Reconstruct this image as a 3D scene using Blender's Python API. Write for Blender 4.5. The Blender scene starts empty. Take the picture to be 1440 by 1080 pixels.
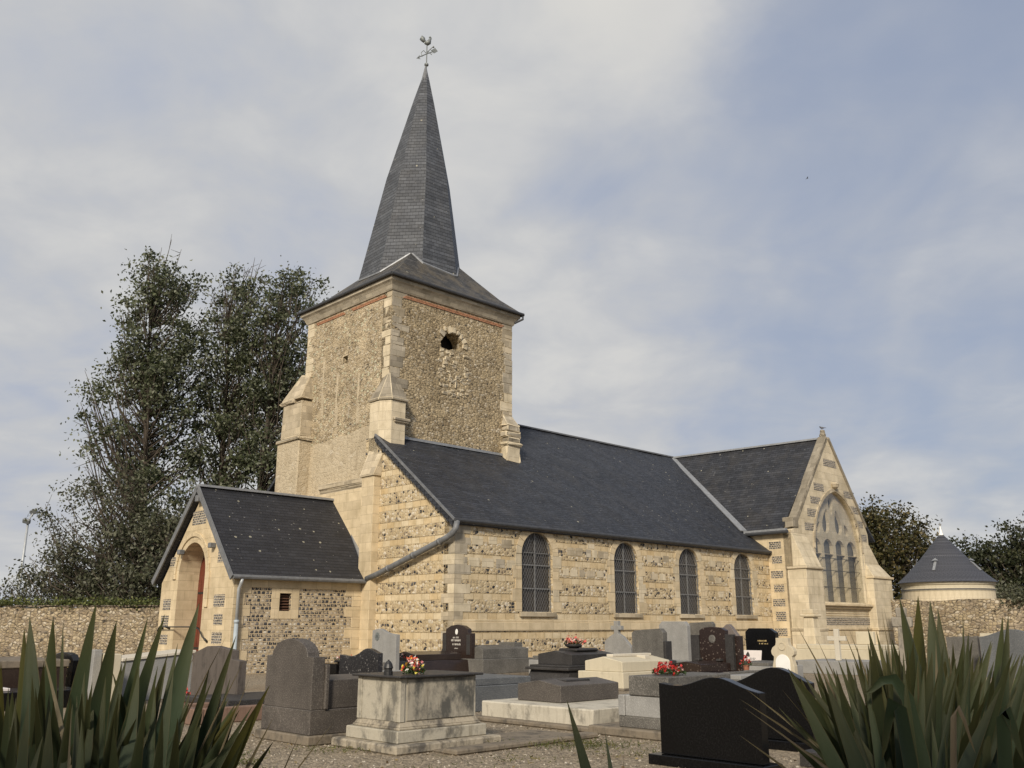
import bpy, bmesh, math, random
import numpy as np
from mathutils import Vector, Matrix
from mathutils.geometry import tessellate_polygon
random.seed(7)
R = math.radians
SC = bpy.context.scene
COL = SC.collection

# ---------------------------------------------------------------- camera, sky, sun, exposure
cam_d = bpy.data.cameras.new('camera'); cam = bpy.data.objects.new('camera', cam_d); COL.objects.link(cam)
cam_d.sensor_width = 36; cam_d.lens = 1282 / 1440 * 36; cam_d.clip_end = 3000; cam_d.clip_start = 0.05
cam.location = (0, 0, 1.5); cam.rotation_euler = (R(90 + 14.85), 0, 0)
SC.camera = cam
SUN_AZ, SUN_EL = R(180 + 13), R(30)          # azimuth clockwise from +Y
SC.view_settings.view_transform = 'Standard'; SC.view_settings.look = 'None'
SC.view_settings.exposure = 0.07; SC.view_settings.gamma = 1
SKY_STRENGTH = 0.097
SUN_STRENGTH = 3.75
sl = bpy.data.lights.new('sun', 'SUN'); sl.energy = SUN_STRENGTH; sl.angle = R(9); sl.color = (1, .895, .75)
so = bpy.data.objects.new('sun', sl); COL.objects.link(so); so.location = (0, -20, 40)
sd = Vector((math.sin(SUN_AZ) * math.cos(SUN_EL), math.cos(SUN_AZ) * math.cos(SUN_EL), math.sin(SUN_EL)))
so.rotation_euler = sd.to_track_quat('Z', 'Y').to_euler()


class NT:
    """small helper round a node tree"""
    def __init__(s, tree): s.t = tree; tree.nodes.clear()
    def N(s, typ, *ins, **kw):
        n = s.t.nodes.new('ShaderNode' + typ)
        for k, v in kw.items():
            if hasattr(n, k): setattr(n, k, v)
            else: s.set(n.inputs[k.replace('_', ' ')], v)
        for i, v in enumerate(ins):
            if v is not None: s.set(n.inputs[i], v)
        return n
    def set(s, sock, v):
        if isinstance(v, bpy.types.NodeSocket): s.t.links.new(v, sock)
        else:
            if sock.type == 'RGBA' and len(v) == 3: v = (*v, 1)
            sock.default_value = v
    def m(s, op, a, b=0.0, c=0.0, clamp=False):
        n = s.N('Math', a, b, c, operation=op); n.use_clamp = clamp; return n.outputs[0]
    def vm(s, op, a, b=(0, 0, 0)):
        return s.N('VectorMath', a, b, operation=op).outputs[0]
    def mix(s, f, a, b, blend='MIX'):
        n = s.t.nodes.new('ShaderNodeMix'); n.data_type = 'RGBA'; n.blend_type = blend
        s.set(n.inputs[0], f); s.set(n.inputs[6], a); s.set(n.inputs[7], b); return n.outputs[2]
    def noise(s, vec, scale, detail=3, rough=.55, dist=0.0, out=0):
        n = s.N('TexNoise', Vector=vec, Scale=scale, Detail=detail, Roughness=rough, Distortion=dist); return n.outputs[out]
    def vor(s, vec, scale, feature='F1', rand=1.0, dims='3D'):
        n = s.t.nodes.new('ShaderNodeTexVoronoi'); n.voronoi_dimensions = dims; n.feature = feature
        s.set(n.inputs['Vector'], vec); n.inputs['Scale'].default_value = scale; n.inputs['Randomness'].default_value = rand
        return n
    def ramp(s, f, stops, interp='LINEAR'):
        n = s.t.nodes.new('ShaderNodeValToRGB'); n.color_ramp.interpolation = interp
        e = n.color_ramp.elements
        while len(e) > 1: e.remove(e[-1])
        e[0].position = stops[0][0]
        for i, (p, c) in enumerate(stops):
            el = e[0] if i == 0 else e.new(p)
            el.color = (c, c, c, 1) if not hasattr(c, '__len__') else (*c, 1)
        s.set(n.inputs[0], f); return n.outputs[0]
    def step(s, f, lo, hi):
        n = s.N('MapRange', f, lo, hi, 0.0, 1.0, interpolation_type='SMOOTHSTEP'); return n.outputs[0]
    def scale(s, vec, sc, off=(0, 0, 0)):
        n = s.t.nodes.new('ShaderNodeMapping'); s.set(n.inputs[0], vec); n.inputs[1].default_value = off; n.inputs[3].default_value = sc
        return n.outputs[0]
    def xyz(s, vec): return s.N('SeparateXYZ', vec).outputs
    def bump(s, h, strength=.5, dist=.02):
        return s.N('Bump', Strength=strength, Distance=dist, Height=h).outputs[0]


# sky: Nishita blue behind a thin broken veil of cloud, laid out by direction
W = bpy.data.worlds.new('World'); SC.world = W; W.use_nodes = True
w = NT(W.node_tree)
sky = w.N('TexSky', sky_type='NISHITA', sun_disc=False, sun_elevation=SUN_EL, sun_rotation=SUN_AZ, air_density=1.0, dust_density=1.2, ozone_density=1.0).outputs[0]
d = w.N('TexCoord').outputs['Generated']
dx, dy, dz = w.xyz(d)
den = w.m('ADD', w.m('ABSOLUTE', dz), .22)
pv = w.N('CombineXYZ', w.m('DIVIDE', dx, den), w.m('DIVIDE', dy, den), 0.0).outputs[0]
n1 = w.noise(w.scale(pv, (1.0, .55, 1), (3.1, 1.4, 0)), 1.5, 4, .48, .6)
n2 = w.noise(w.scale(pv, (1, 1, 1), (7.3, 2.2, 0)), 4.2, 5, .55, .3)
bias = w.m('ADD', w.m('MULTIPLY', dx, -1.15), .50)
cov = w.m('ADD', w.m('ADD', w.m('MULTIPLY', n1, 1.5), w.m('MULTIPLY', n2, .30)), w.m('ADD', bias, -.54))
lowb = w.m('MULTIPLY', w.m('SUBTRACT', .55, dz), .75)
cov = w.step(w.m('ADD', cov, lowb), .0, 1.05)
ctone = w.ramp(w.m('ADD', w.m('MULTIPLY', n2, .45), w.m('MULTIPLY', n1, .55)), [(.37, (4.45, 4.8, 5.6)), (.49, (5.35, 5.45, 5.65)), (.60, (6.4, 6.35, 6.2))])
blue = w.mix(.85, w.mix(1.0, sky, (1.25, 1.25, 1.25), 'MULTIPLY'), (3.1, 3.6, 4.75))
cl = w.mix(w.m('MULTIPLY', cov, .96), blue, ctone)
def puff(col_in, ax, ay, az, r0, r1, tone, amt):
    dd = w.vm('ADD', d, w.vm('MULTIPLY', w.vm('SUBTRACT', w.noise(w.scale(d, (1, 1, 1.3)), 9, 4, .6, 0, 1), (.5, .5, .5)), (.12, .12, .10)))
    f = w.N('VectorMath', dd, (ax, ay, az), operation='DISTANCE').outputs['Value']
    return w.mix(w.m('MULTIPLY', w.m('SUBTRACT', 1.0, w.step(f, r0, r1)), amt), col_in, tone)
cl = puff(cl, .125, .794, .595, .02, .15, (6.9, 6.75, 6.4), .75)
cl = puff(cl, .235, .741, .629, .0, .035, (6.9, 6.8, 6.7), .8)
cl = puff(cl, .170, .775, .608, .0, .06, (6.6, 6.5, 6.4), .6)
bg = w.N('Background', cl, SKY_STRENGTH)
w.t.links.new(bg.outputs[0], w.N('OutputWorld').inputs[0])

# ---------------------------------------------------------------- materials
MATS = {}
def newmat(name):
    m = bpy.data.materials.new(name); m.use_nodes = True; MATS[name] = m
    return m, NT(m.node_tree)
def finish(n, col, rough=.85, h=None, strength=.5, dist=.02, metal=0.0, spec=.3, **kw):
    p = n.N('BsdfPrincipled', Base_Color=col, Roughness=rough, Metallic=metal)
    p.inputs['Specular IOR Level'].default_value = spec
    for k, v in kw.items(): n.set(p.inputs[k.replace('_', ' ')], v)
    if h is not None: n.t.links.new(n.bump(h, strength, dist), p.inputs['Normal'])
    n.t.links.new(p.outputs[0], n.N('OutputMaterial').inputs[0])
def uvn(n): return n.N('TexCoord').outputs['UV']
def objn(n): return n.N('TexCoord').outputs['Object']

def stones(n, uv, scale, dark, stretch=1.15, tan=False, cluster=.2):
    """pebbles or rubble set in mortar: colour, mask, height"""
    wob = n.noise(uv, 14, 2, .5, 0, 1)
    uvw = n.vm('ADD', uv, n.vm('MULTIPLY', n.vm('SUBTRACT', wob, (.5, .5, .5)), (.05, .05, 0)))
    sv = n.scale(uvw, (1.0, stretch, 1))
    v = n.vor(sv, scale, 'F1', .85, '2D'); e = n.vor(sv, scale, 'DISTANCE_TO_EDGE', .85, '2D')
    r, g, b = n.xyz(v.outputs['Color'])
    r = n.m('ADD', r, n.m('MULTIPLY', n.m('SUBTRACT', n.noise(uv, 2.6, 3, .6), .5), cluster), 0.0, True)
    d0 = dark
    if tan: st = [(0, (.12, .105, .085)), (d0, (.30, .235, .15)), (d0 + .2, (.42, .345, .225)), (.55, (.50, .42, .29)), (.84, (.60, .54, .43))]
    else: st = [(0, (.04, .042, .048)), (d0 * .7, (.11, .105, .105)), (d0, (.28, .22, .15)), (d0 + .13, (.44, .35, .22)), (.5, (.54, .45, .30)), (.8, (.64, .57, .45))]
    c = n.ramp(r, st, 'CONSTANT')
    c = n.mix(1.0, c, n.ramp(n.noise(uv, 38, 3), [(.3, .72), (.7, 1.2)]), 'MULTIPLY')
    size = n.m('ADD', .02, n.m('MULTIPLY', g, .09))
    mask = n.step(n.m('SUBTRACT', e.outputs['Distance'], size), 0, .05)
    return c, mask, n.m('MULTIPLY', mask, n.m('SUBTRACT', 1.0, n.m('MULTIPLY', v.outputs['Distance'], .8)))

def blocks(n, uv, bw, rh, c1, c2, mortar, msize=.008):
    b = n.N('TexBrick', uv, c1, c2, mortar, offset=.5, Scale=1.0, Mortar_Size=msize, Mortar_Smooth=.3, Bias=0.0, Brick_Width=bw, Row_Height=rh)
    return b.outputs[0], b.outputs[1]

def grime(n, col, uv, amount=.4, scale=.7, tint=(.62, .60, .56)):
    f = n.step(n.noise(n.scale(uv, (1, .55, 1)), scale, 5, .62), .45, .75)
    f2 = n.step(n.noise(n.scale(uv, (3.2, .35, 1)), 1.4, 4, .6), .52, .8)
    col = n.mix(n.m('MULTIPLY', f, amount), col, n.mix(1.0, col, tint, 'MULTIPLY'))
    return n.mix(n.m('MULTIPLY', f2, amount * .8), col, n.mix(1.0, col, (.55, .53, .5), 'MULTIPLY'))

STONE = (.62, .51, .335)
def m_ashlar(name, col=STONE, bw=.62, rh=.34, var=.12, g=.35, msize=.006):
    m, n = newmat(name); uv = uvn(n)
    hi = tuple(min(1, c * (1 + var)) for c in col); lo = tuple(c * (1 - var) for c in col)
    c, f = blocks(n, uv, bw, rh, hi, lo, tuple(c * .68 for c in col), msize)
    c = n.mix(1.0, c, n.ramp(n.noise(uv, 2.2, 5, .6), [(.3, (.84, .83, .80)), (.7, (1.1, 1.1, 1.12))]), 'MULTIPLY')
    c = grime(n, c, uv, g)
    fine = n.noise(uv, 60, 4, .7)
    c = n.mix(1.0, c, n.ramp(fine, [(.3, .88), (.7, 1.08)]), 'MULTIPLY')
    finish(n, c, .9, n.m('ADD', n.m('MULTIPLY', f, -.6), n.m('MULTIPLY', fine, .35)), .5, .012)
    return m
m_ashlar('limestone', g=.5)
m_ashlar('limestone_warm', (.50, .345, .175), .7, .3, .15, .5)
m_ashlar('limestone_dark', (.29, .255, .195), .45, .3, .22, .9)
m_ashlar('limestone_old', (.47, .40, .285), .5, .3, .25, .9)
m_ashlar('limestone_grey', (.43, .38, .29), .45, .32, .22, .9)
m_ashlar('limestone_pale', (.63, .545, .39), .7, .36, .10, .75)

def m_banded():
    m, n = newmat('flint_bands'); uv = uvn(n); x, z, _ = n.xyz(uv)
    zz = n.m('ADD', z, n.m('MULTIPLY', n.noise(uv, 5, 2), .05))
    t = n.m('FRACT', n.m('DIVIDE', n.m('ADD', zz, .17), .635))
    patch = n.step(n.noise(n.scale(uv, (.6, .3, 1)), 1.7, 2), .56, .6)
    band = n.m('MULTIPLY', n.step(t, .33, .37), n.m('SUBTRACT', 1.0, n.step(t, .97, .995)))
    c, mk, h = stones(n, uv, 7.6, .15, 1.25, False, .42)
    mk = n.m('MULTIPLY', mk, n.m('SUBTRACT', 1.0, n.m('MULTIPLY', n.step(n.noise(uv, 3.3, 4, .65), .50, .64), .75)))
    mort = n.mix(n.noise(uv, 7, 4), (.52, .40, .225), (.64, .515, .32))
    flint = n.mix(mk, mort, c)
    a, f = blocks(n, uv, .42, .212, (.58, .445, .25), (.65, .55, .37), (.42, .32, .18), .010)
    a = n.mix(1.0, a, n.ramp(n.noise(uv, 3.5, 5, .65), [(.3, (.80, .78, .74)), (.7, (1.12, 1.12, 1.15))]), 'MULTIPLY')
    col = n.mix(band, a, flint)
    col = grime(n, col, uv, .35)
    hh = n.mix(band, n.m('MULTIPLY', f, -.5), h)
    finish(n, col, .88, n.m('ADD', hh, n.m('MULTIPLY', n.noise(uv, 45, 4, .7), .3)), .8, .03)
m_banded()

def m_porch():
    m, n = newmat('flint_rows'); uv = uvn(n); x, z, _ = n.xyz(uv)
    wob = n.noise(uv, 9, 2, .5, 0, 1)
    uvw = n.vm('ADD', uv, n.vm('MULTIPLY', n.vm('SUBTRACT', wob, (.5, .5, .5)), (.05, .025, 0)))
    b = n.N('TexBrick', uvw, (0, 0, 0), (1, 1, 1), (.5, .5, .5), offset=.5, Scale=1.0, Mortar_Size=.022, Mortar_Smooth=.5, Bias=0.0, Brick_Width=.155, Row_Height=.125)
    v = n.vor(n.scale(uvw, (1 / .155, 1 / .125, 1)), 1.0, 'F1', .35, '2D')
    r, g, _ = n.xyz(v.outputs['Color'])
    up = n.step(z, .9, 2.6)
    r2 = n.m('SUBTRACT', r, n.m('MULTIPLY', up, .24))
    c = n.ramp(r2, [(0, (.045, .046, .052)), (.15, (.13, .125, .125)), (.30, (.28, .235, .18)), (.5, (.46, .40, .31)), (.75, (.58, .53, .44))], 'CONSTANT')
    c = n.mix(1.0, c, n.ramp(n.noise(uv, 40, 3), [(.3, .65), (.7, 1.25)]), 'MULTIPLY')
    mk = n.step(n.m('MULTIPLY', n.m('SUBTRACT', .62, v.outputs['Distance']), n.m('SUBTRACT', 1.0, b.outputs[1])), .02, .16)
    col = n.mix(mk, n.mix(n.noise(uv, 6, 3), (.42, .33, .21), (.52, .43, .29)), c)
    finish(n, grime(n, col, uv, .3), .7, n.m('MULTIPLY', mk, n.m('SUBTRACT', 1.2, v.outputs['Distance'])), .9, .03)
m_porch()

def m_rubble(name, scale, mort, dirt, seed=0.0, tanmul=1.0):
    m, n = newmat(name); uv = n.scale(uvn(n), (1, 1, 1), (seed, seed * .7, 0))
    c, mk, h = stones(n, uv, scale, .035, 1.4, True, .25)
    mo = n.mix(n.noise(uv, 5, 4), tuple(k * .86 for k in mort), tuple(k * 1.12 for k in mort))
    # worn patches where mortar covers the stones
    cover = n.step(n.noise(uv, 1.6, 5, .65), .44, .66)
    mk2 = n.m('MULTIPLY', mk, n.m('SUBTRACT', 1.0, n.m('MULTIPLY', cover, .75)))
    col = n.mix(mk2, mo, c)
    e2 = n.vor(n.scale(n.vm('ADD', uv, n.vm('MULTIPLY', n.vm('SUBTRACT', n.noise(uv, 7, 3, .6, 0, 1), (.5, .5, .5)), (.16, .12, 0))), (.8, 1.25, 1)), scale * .62, 'DISTANCE_TO_EDGE', 1, '2D').outputs['Distance']
    crev = n.m('MULTIPLY', n.m('SUBTRACT', 1.0, n.step(e2, .01, .09)), n.step(n.noise(uv, 4, 4, .65), .42, .62))
    v3 = n.vor(n.scale(uv, (1, 1.4, 1)), scale * .55, 'F1', 1, '2D'); r3, g3, _ = n.xyz(v3.outputs['Color'])
    pale = n.m('MULTIPLY', n.m('GREATER_THAN', r3, .80), n.m('LESS_THAN', n.m('ADD', v3.outputs['Distance'], n.m('MULTIPLY', n.noise(uv, 12, 3), .3)), .48))
    col = n.mix(n.m('MULTIPLY', pale, .75), col, tuple(min(.66, k * 1.35) for k in mort))
    col = n.mix(n.m('MULTIPLY', crev, .5 if name == 'rubble_west' else .75), col, tuple(k * .32 for k in mort))
    h = n.m('SUBTRACT', n.m('ADD', h, n.m('MULTIPLY', pale, .5)), n.m('MULTIPLY', crev, 1.2))
    col = n.mix(1.0, col, n.ramp(n.noise(uv, .8, 4, .6), [(.3, (.80, .78, .75)), (.7, (1.08, 1.06, 1.02))]), 'MULTIPLY')
    col = grime(n, col, uv, dirt, .55)
    finish(n, col, .92, n.m('ADD', n.m('MULTIPLY', h, 1.0), n.m('MULTIPLY', n.noise(uv, 30, 4, .7), .35)), .9, .045)
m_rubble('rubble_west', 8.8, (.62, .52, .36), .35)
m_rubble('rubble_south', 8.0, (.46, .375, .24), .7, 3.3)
m_rubble('rubble_wall', 5.6, (.27, .225, .17), .8, 9.1)

def m_render():
    m, n = newmat('lime_render'); uv = uvn(n)
    sc_, smk, sh = stones(n, uv, 3.6, .02, 1.5, True, .3)
    c = n.mix(n.noise(uv, 2.5, 6, .7), (.40, .33, .22), (.64, .55, .40))
    c = n.mix(n.m('MULTIPLY', smk, n.step(n.noise(uv, 1.4, 4, .6), .46, .62)), c, n.mix(.5, c, sc_))
    v = n.vor(uv, 3.2, 'DISTANCE_TO_EDGE', .8, '2D')
    crack = n.m('ADD', .62, n.m('MULTIPLY', n.step(n.m('ADD', v.outputs['Distance'], n.m('MULTIPLY', n.noise(uv, 9, 4, .7), .42)), .14, .3), .38))
    c = n.mix(crack, n.mix(1.0, c, (.80, .76, .68), 'MULTIPLY'), c)
    finish(n, grime(n, c, uv, .45), .93, n.m('ADD', n.m('ADD', n.m('MULTIPLY', crack, .8), n.m('MULTIPLY', sh, .35)), n.noise(uv, 14, 5, .7)), .9, .04)
m_render()

def m_flintpanel():
    m, n = newmat('knapped_flint'); uv = uvn(n)
    c, f = blocks(n, n.vm('ADD', uv, n.vm('MULTIPLY', n.vm('SUBTRACT', n.noise(uv, 12, 2, .5, 0, 1), (.5, .5, .5)), (.05, .04, 0))), .13, .085, (.03, .032, .037), (.17, .165, .16), (.45, .38, .27), .014)
    c = n.mix(1.0, c, n.ramp(n.noise(uv, 22, 3), [(.35, .5), (.65, 1.7)]), 'MULTIPLY')
    finish(n, c, .5, f, -.4, .01)
m_flintpanel()

def m_slate(name, bw, rh, base, var, lichen, warm=0.0, row=.17):
    m, n = newmat(name); uv = uvn(n); x, z, _ = n.xyz(uv)
    wv = n.vm('ADD', uv, n.vm('MULTIPLY', n.vm('SUBTRACT', n.noise(uv, 3, 2, .5, 0, 1), (.5, .5, .5)), (.04, .012, 0)))
    hi = tuple(c * (1 + var) for c in base); lo = tuple(c * (1 - var) for c in base)
    c, f = blocks(n, wv, bw, rh, hi, lo, tuple(c * .45 for c in base), .007)
    wx, wz, _ = n.xyz(wv)
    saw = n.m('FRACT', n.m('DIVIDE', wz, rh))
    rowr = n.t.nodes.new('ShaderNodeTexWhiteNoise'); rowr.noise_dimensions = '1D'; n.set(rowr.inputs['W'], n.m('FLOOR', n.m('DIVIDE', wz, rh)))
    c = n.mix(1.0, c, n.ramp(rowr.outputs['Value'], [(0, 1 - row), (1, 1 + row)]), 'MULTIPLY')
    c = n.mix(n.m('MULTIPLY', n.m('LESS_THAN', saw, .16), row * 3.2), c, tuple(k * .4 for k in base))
    c = n.mix(1.0, c, n.ramp(n.noise(uv, 1.1, 5, .65), [(.3, (.80, .80, .82)), (.7, (1.22, 1.2, 1.16))]), 'MULTIPLY')
    streak = n.step(n.noise(n.scale(uv, (5, .5, 1)), 1.3, 4, .65), .55, .8)
    c = n.mix(n.m('MULTIPLY', streak, .35), c, n.mix(1.0, c, (1.5, 1.45, 1.35), 'MULTIPLY'))
    if warm: c = n.mix(n.m('MULTIPLY', n.step(n.noise(n.scale(uv, (1.2, .8, 1)), 1.0, 4, .7), .42, .68), warm), c, (.15, .125, .085))
    v = n.vor(n.vm('ADD', uv, n.vm('MULTIPLY', n.vm('SUBTRACT', n.noise(uv, 20, 2, .5, 0, 1), (.5, .5, .5)), (.06, .06, 0))), 1.5, 'F1', 1, '2D')
    r, g, _ = n.xyz(v.outputs['Color'])
    sp = n.m('MULTIPLY', n.m('LESS_THAN', v.outputs['Distance'], n.m('MULTIPLY', g, .075)), n.m('GREATER_THAN', r, 1 - lichen))
    v2 = n.vor(n.scale(uv, (.6, 1.2, 1)), 4.5, 'F1', 1, '2D'); r2, g2, _ = n.xyz(v2.outputs['Color'])
    sp2 = n.m('MULTIPLY', n.m('LESS_THAN', v2.outputs['Distance'], n.m('MULTIPLY', g2, .10)), n.m('GREATER_THAN', r2, 1 - lichen * .6))
    c = n.mix(n.m('MULTIPLY', sp, .8), c, (.36, .34, .26)); c = n.mix(n.m('MULTIPLY', sp2, .5), c, (.34, .33, .31))
    hh = n.m('SUBTRACT', n.m('SUBTRACT', 1.0, saw), n.m('MULTIPLY', f, .8))
    finish(n, c, n.m('ADD', .5, n.m('MULTIPLY', n.noise(uv, 8, 3), .25)), hh, .75, .022, spec=.35)
m_slate('slate', .24, .13, (.032, .0355, .044), .3, .16, .08)
m_slate('slate_porch', .30, .15, (.026, .0275, .033), .18, .4, 0, .09)
m_slate('slate_transept', .3, .17, (.032, .034, .040), .3, .2, .10)
m_slate('slate_spire', .26, .17, (.076, .082, .092), .2, .18, .06)
m_slate('slate_skirt', .24, .15, (.058, .057, .055), .3, .2, .6)
m_slate('slate_fine', .18, .1, (.07, .073, .085), .12, .1, 0, .05)

def m_plain(name, col, rough=.5, metal=0.0, nz=.15, sc=12, spec=.4, bumpd=.004):
    m, n = newmat(name); o = objn(n)
    f = n.noise(o, sc, 5, .65)
    c = n.mix(1.0, col, n.ramp(f, [(.3, 1 - nz), (.7, 1 + nz)]), 'MULTIPLY')
    finish(n, c, n.m('ADD', rough - .08, n.m('MULTIPLY', n.noise(o, sc * .6, 4), .16)), n.noise(o, sc * 4, 3), .3, bumpd, metal, spec)
m_plain('zinc', (.30, .31, .32), .55, .35, .2, 6)
m_plain('lead', (.17, .175, .18), .6, .2, .25, 5)
m_plain('dark_gutter', (.06, .062, .066), .5, .2, .2, 5)
m_plain('pale_pipe', (.36, .41, .44), .5, 0, .12, 5)
m_plain('iron', (.05, .05, .05), .5, .6, .2, 20)
m_plain('wire', (.24, .24, .24), .5, .3, .15, 20)
m_plain('window_bar', (.21, .21, .205), .55, .2, .15, 10)
m_plain('brick_red', (.34, .17, .095), .9, 0, .5, 9)
m_plain('door_red', (.14, .035, .02), .45, 0, .2, 9)
m_plain('interior_shade', (.02, .017, .014), .95, 0, .2, 6)
m_plain('louvre_wood', (.10, .05, .03), .7, 0, .25, 14)
m_plain('white_plaque', (.66, .60, .56), .4, 0, .06, 8)
m_plain('enamel_white', (.80, .79, .74), .35, 0, .05, 5)
m_plain('gold_letter', (.55, .42, .2), .5, .3, .2, 30)
m_plain('grey_letter', (.50, .47, .42), .6, 0, .2, 30)
m_plain('bird_grey', (.10, .10, .11), .7, 0, .3, 30)
m_plain('galvanised', (.42, .44, .45), .5, .3, .12, 4)
m_plain('lamp_housing', (.16, .17, .18), .5, .3, .15, 6)
m_plain('terracotta', (.30, .12, .07), .85, 0, .2, 14)
m_plain('plastic_dark', (.03, .028, .028), .5, 0, .2, 14)
m_plain('weather_copper', (.20, .215, .21), .55, .4, .25, 20)

def m_glass():
    m, n = newmat('leaded_glass'); uv = uvn(n)
    c = n.mix(n.noise(uv, 1.2, 4, .6), (.012, .012, .013), (.085, .074, .060))
    finish(n, c, n.m('ADD', .22, n.m('MULTIPLY', n.noise(uv, 3, 3), .3)), n.noise(n.scale(uv, (9, 9, 1)), 1.0, 2), .25, .02, spec=.4)
    m, n = newmat('pale_glass'); uv = uvn(n)
    c = n.mix(n.noise(uv, 1.4, 4, .6), (.035, .036, .036), (.17, .165, .15))
    finish(n, c, n.m('ADD', .2, n.m('MULTIPLY', n.noise(uv, 3, 3), .3)), n.noise(n.scale(uv, (7, 7, 1)), 1.0, 2), .25, .02, spec=.6)
    m, n = newmat('clear_sheet')
    t = n.N('BsdfTransparent', (.93, .93, .92)); g = n.N('BsdfGlossy', (.9, .9, .9), .25)
    fr = n.N('LayerWeight', .35).outputs[1]
    mx = n.N('MixShader', n.m('ADD', .04, n.m('MULTIPLY', fr, .12)), t.outputs[0], g.outputs[0])
    n.t.links.new(mx.outputs[0], n.N('OutputMaterial').inputs[0])
m_glass()

def m_granite(name, base, speck, rough, scale=70, amt=.5, dirt=.25, dark=None, lo=.52):
    m, n = newmat(name); o = objn(n)
    f = n.noise(o, scale, 2, .8)
    c = n.mix(n.step(f, lo, lo + .1), base, speck)
    if dark: c = n.mix(n.step(n.noise(o, scale * 1.4, 2, .7), .56, .66), c, dark)
    big = n.vor(o, scale * .45, 'F1', 1)
    r, g, b = n.xyz(big.outputs['Color'])
    c = n.mix(n.m('MULTIPLY', n.m('MULTIPLY', n.m('LESS_THAN', big.outputs['Distance'], .28), n.m('GREATER_THAN', r, .8)), amt), c, speck)
    c = n.mix(1.0, c, n.ramp(n.noise(o, 1.8, 5, .65), [(.3, 1 - dirt), (.7, 1 + dirt * .6)]), 'MULTIPLY')
    st = n.step(n.noise(n.scale(o, (4, 4, .5)), 1.5, 4, .6), .55, .8)
    c = n.mix(n.m('MULTIPLY', st, dirt), c, n.mix(1.0, c, (.55, .53, .5), 'MULTIPLY'))
    finish(n, c, n.m('ADD', rough, n.m('MULTIPLY', n.noise(o, 3, 4), .12)), n.noise(o, scale, 3), .2 if rough > .35 else .03, .004, spec=.28 if rough < .15 else .45 if rough < .4 else .3)
m_granite('granite_grey', (.115, .108, .095), (.24, .225, .20), .6, 60, .5, .35, (.07, .068, .062))
m_granite('granite_brown', (.085, .074, .064), (.17, .152, .13), .5, 60, .4, .3, (.06, .05, .045))
m_granite('granite_light', (.27, .265, .25), (.37, .365, .345), .55, 60, .4, .2, (.24, .235, .22))
m_granite('granite_blue', (.10, .106, .11), (.22, .225, .22), .5, 60, .5, .2, (.09, .095, .105))
m_granite('granite_black', (.004, .004, .0045), (.009, .009, .0095), .10, 50, .2, .15)
m_granite('granite_dark_brown', (.026, .017, .014), (.055, .038, .03), .16, 50, .4, .2)
m_granite('granite_speckled', (.020, .019, .020), (.26, .25, .24), .22, 38, .6, .15, None, .60)
m_granite('granite_brown_specks', (.024, .014, .011), (.20, .16, .13), .2, 34, .6, .15, None, .63)
m_granite('granite_charcoal', (.038, .035, .033), (.075, .071, .067), .4, 60, .4, .3)
m_granite('granite_pink', (.16, .135, .122), (.25, .22, .20), .5, 60, .4, .25, (.12, .10, .09))

def m_dirty(name, base, dark, amt, scale=3.0, streak=.5):
    m, n = newmat(name); o = objn(n)
    c = n.mix(n.noise(o, 2.2, 5, .65), tuple(k * .85 for k in base), tuple(k * 1.1 for k in base))
    a = n.step(n.noise(n.scale(o, (1, 1, .7)), scale, 6, .68), .60 - amt * .22, .74 - amt * .12)
    b = n.step(n.noise(n.scale(o, (5, 5, .6)), scale * .6, 5, .65), .5, .72)
    c = n.mix(n.m('MULTIPLY', a, min(1, amt * 1.3)), c, dark)
    c = n.mix(n.m('MULTIPLY', b, streak), c, n.mix(1.0, c, (.5, .48, .45), 'MULTIPLY'))
    sp = n.step(n.noise(o, 38, 3, .7), .6, .7)
    c = n.mix(n.m('MULTIPLY', sp, .25), c, n.mix(1.0, c, (.4, .4, .38), 'MULTIPLY'))
    finish(n, c, .92, n.m('ADD', n.noise(o, 22, 5, .7), n.m('MULTIPLY', a, -.2)), .5, .012)
m_dirty('tomb_stone', (.43, .395, .315), (.12, .115, .10), .66, 3.2, .65)
m_dirty('tomb_dirty', (.38, .345, .275), (.10, .097, .085), .95, 3.6, .75)
m_dirty('tomb_step', (.40, .35, .265), (.11, .10, .085), .85, 4, .8)
m_dirty('concrete_white', (.52, .48, .39), (.11, .10, .085), .46, 3.6, .5)
m_dirty('concrete_cream', (.56, .50, .37), (.25, .22, .16), .2, 2.5, .2)
m_dirty('concrete_old', (.21, .175, .13), (.085, .075, .06), .65, 4, .5)
m_dirty('cross_white', (.58, .53, .43), (.3, .28, .23), .15, 3, .2)
m_dirty('cross_weathered', (.30, .27, .22), (.10, .095, .08), .5, 5, .4)
m_dirty('granite_weathered', (.115, .098, .085), (.055, .048, .042), .5, 4, .7)
m_dirty('concrete_red', (.21, .135, .10), (.13, .105, .085), .5, 5, .5)
m_dirty('stele_cream', (.54, .47, .34), (.14, .11, .08), .22, 6, .3)

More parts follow.
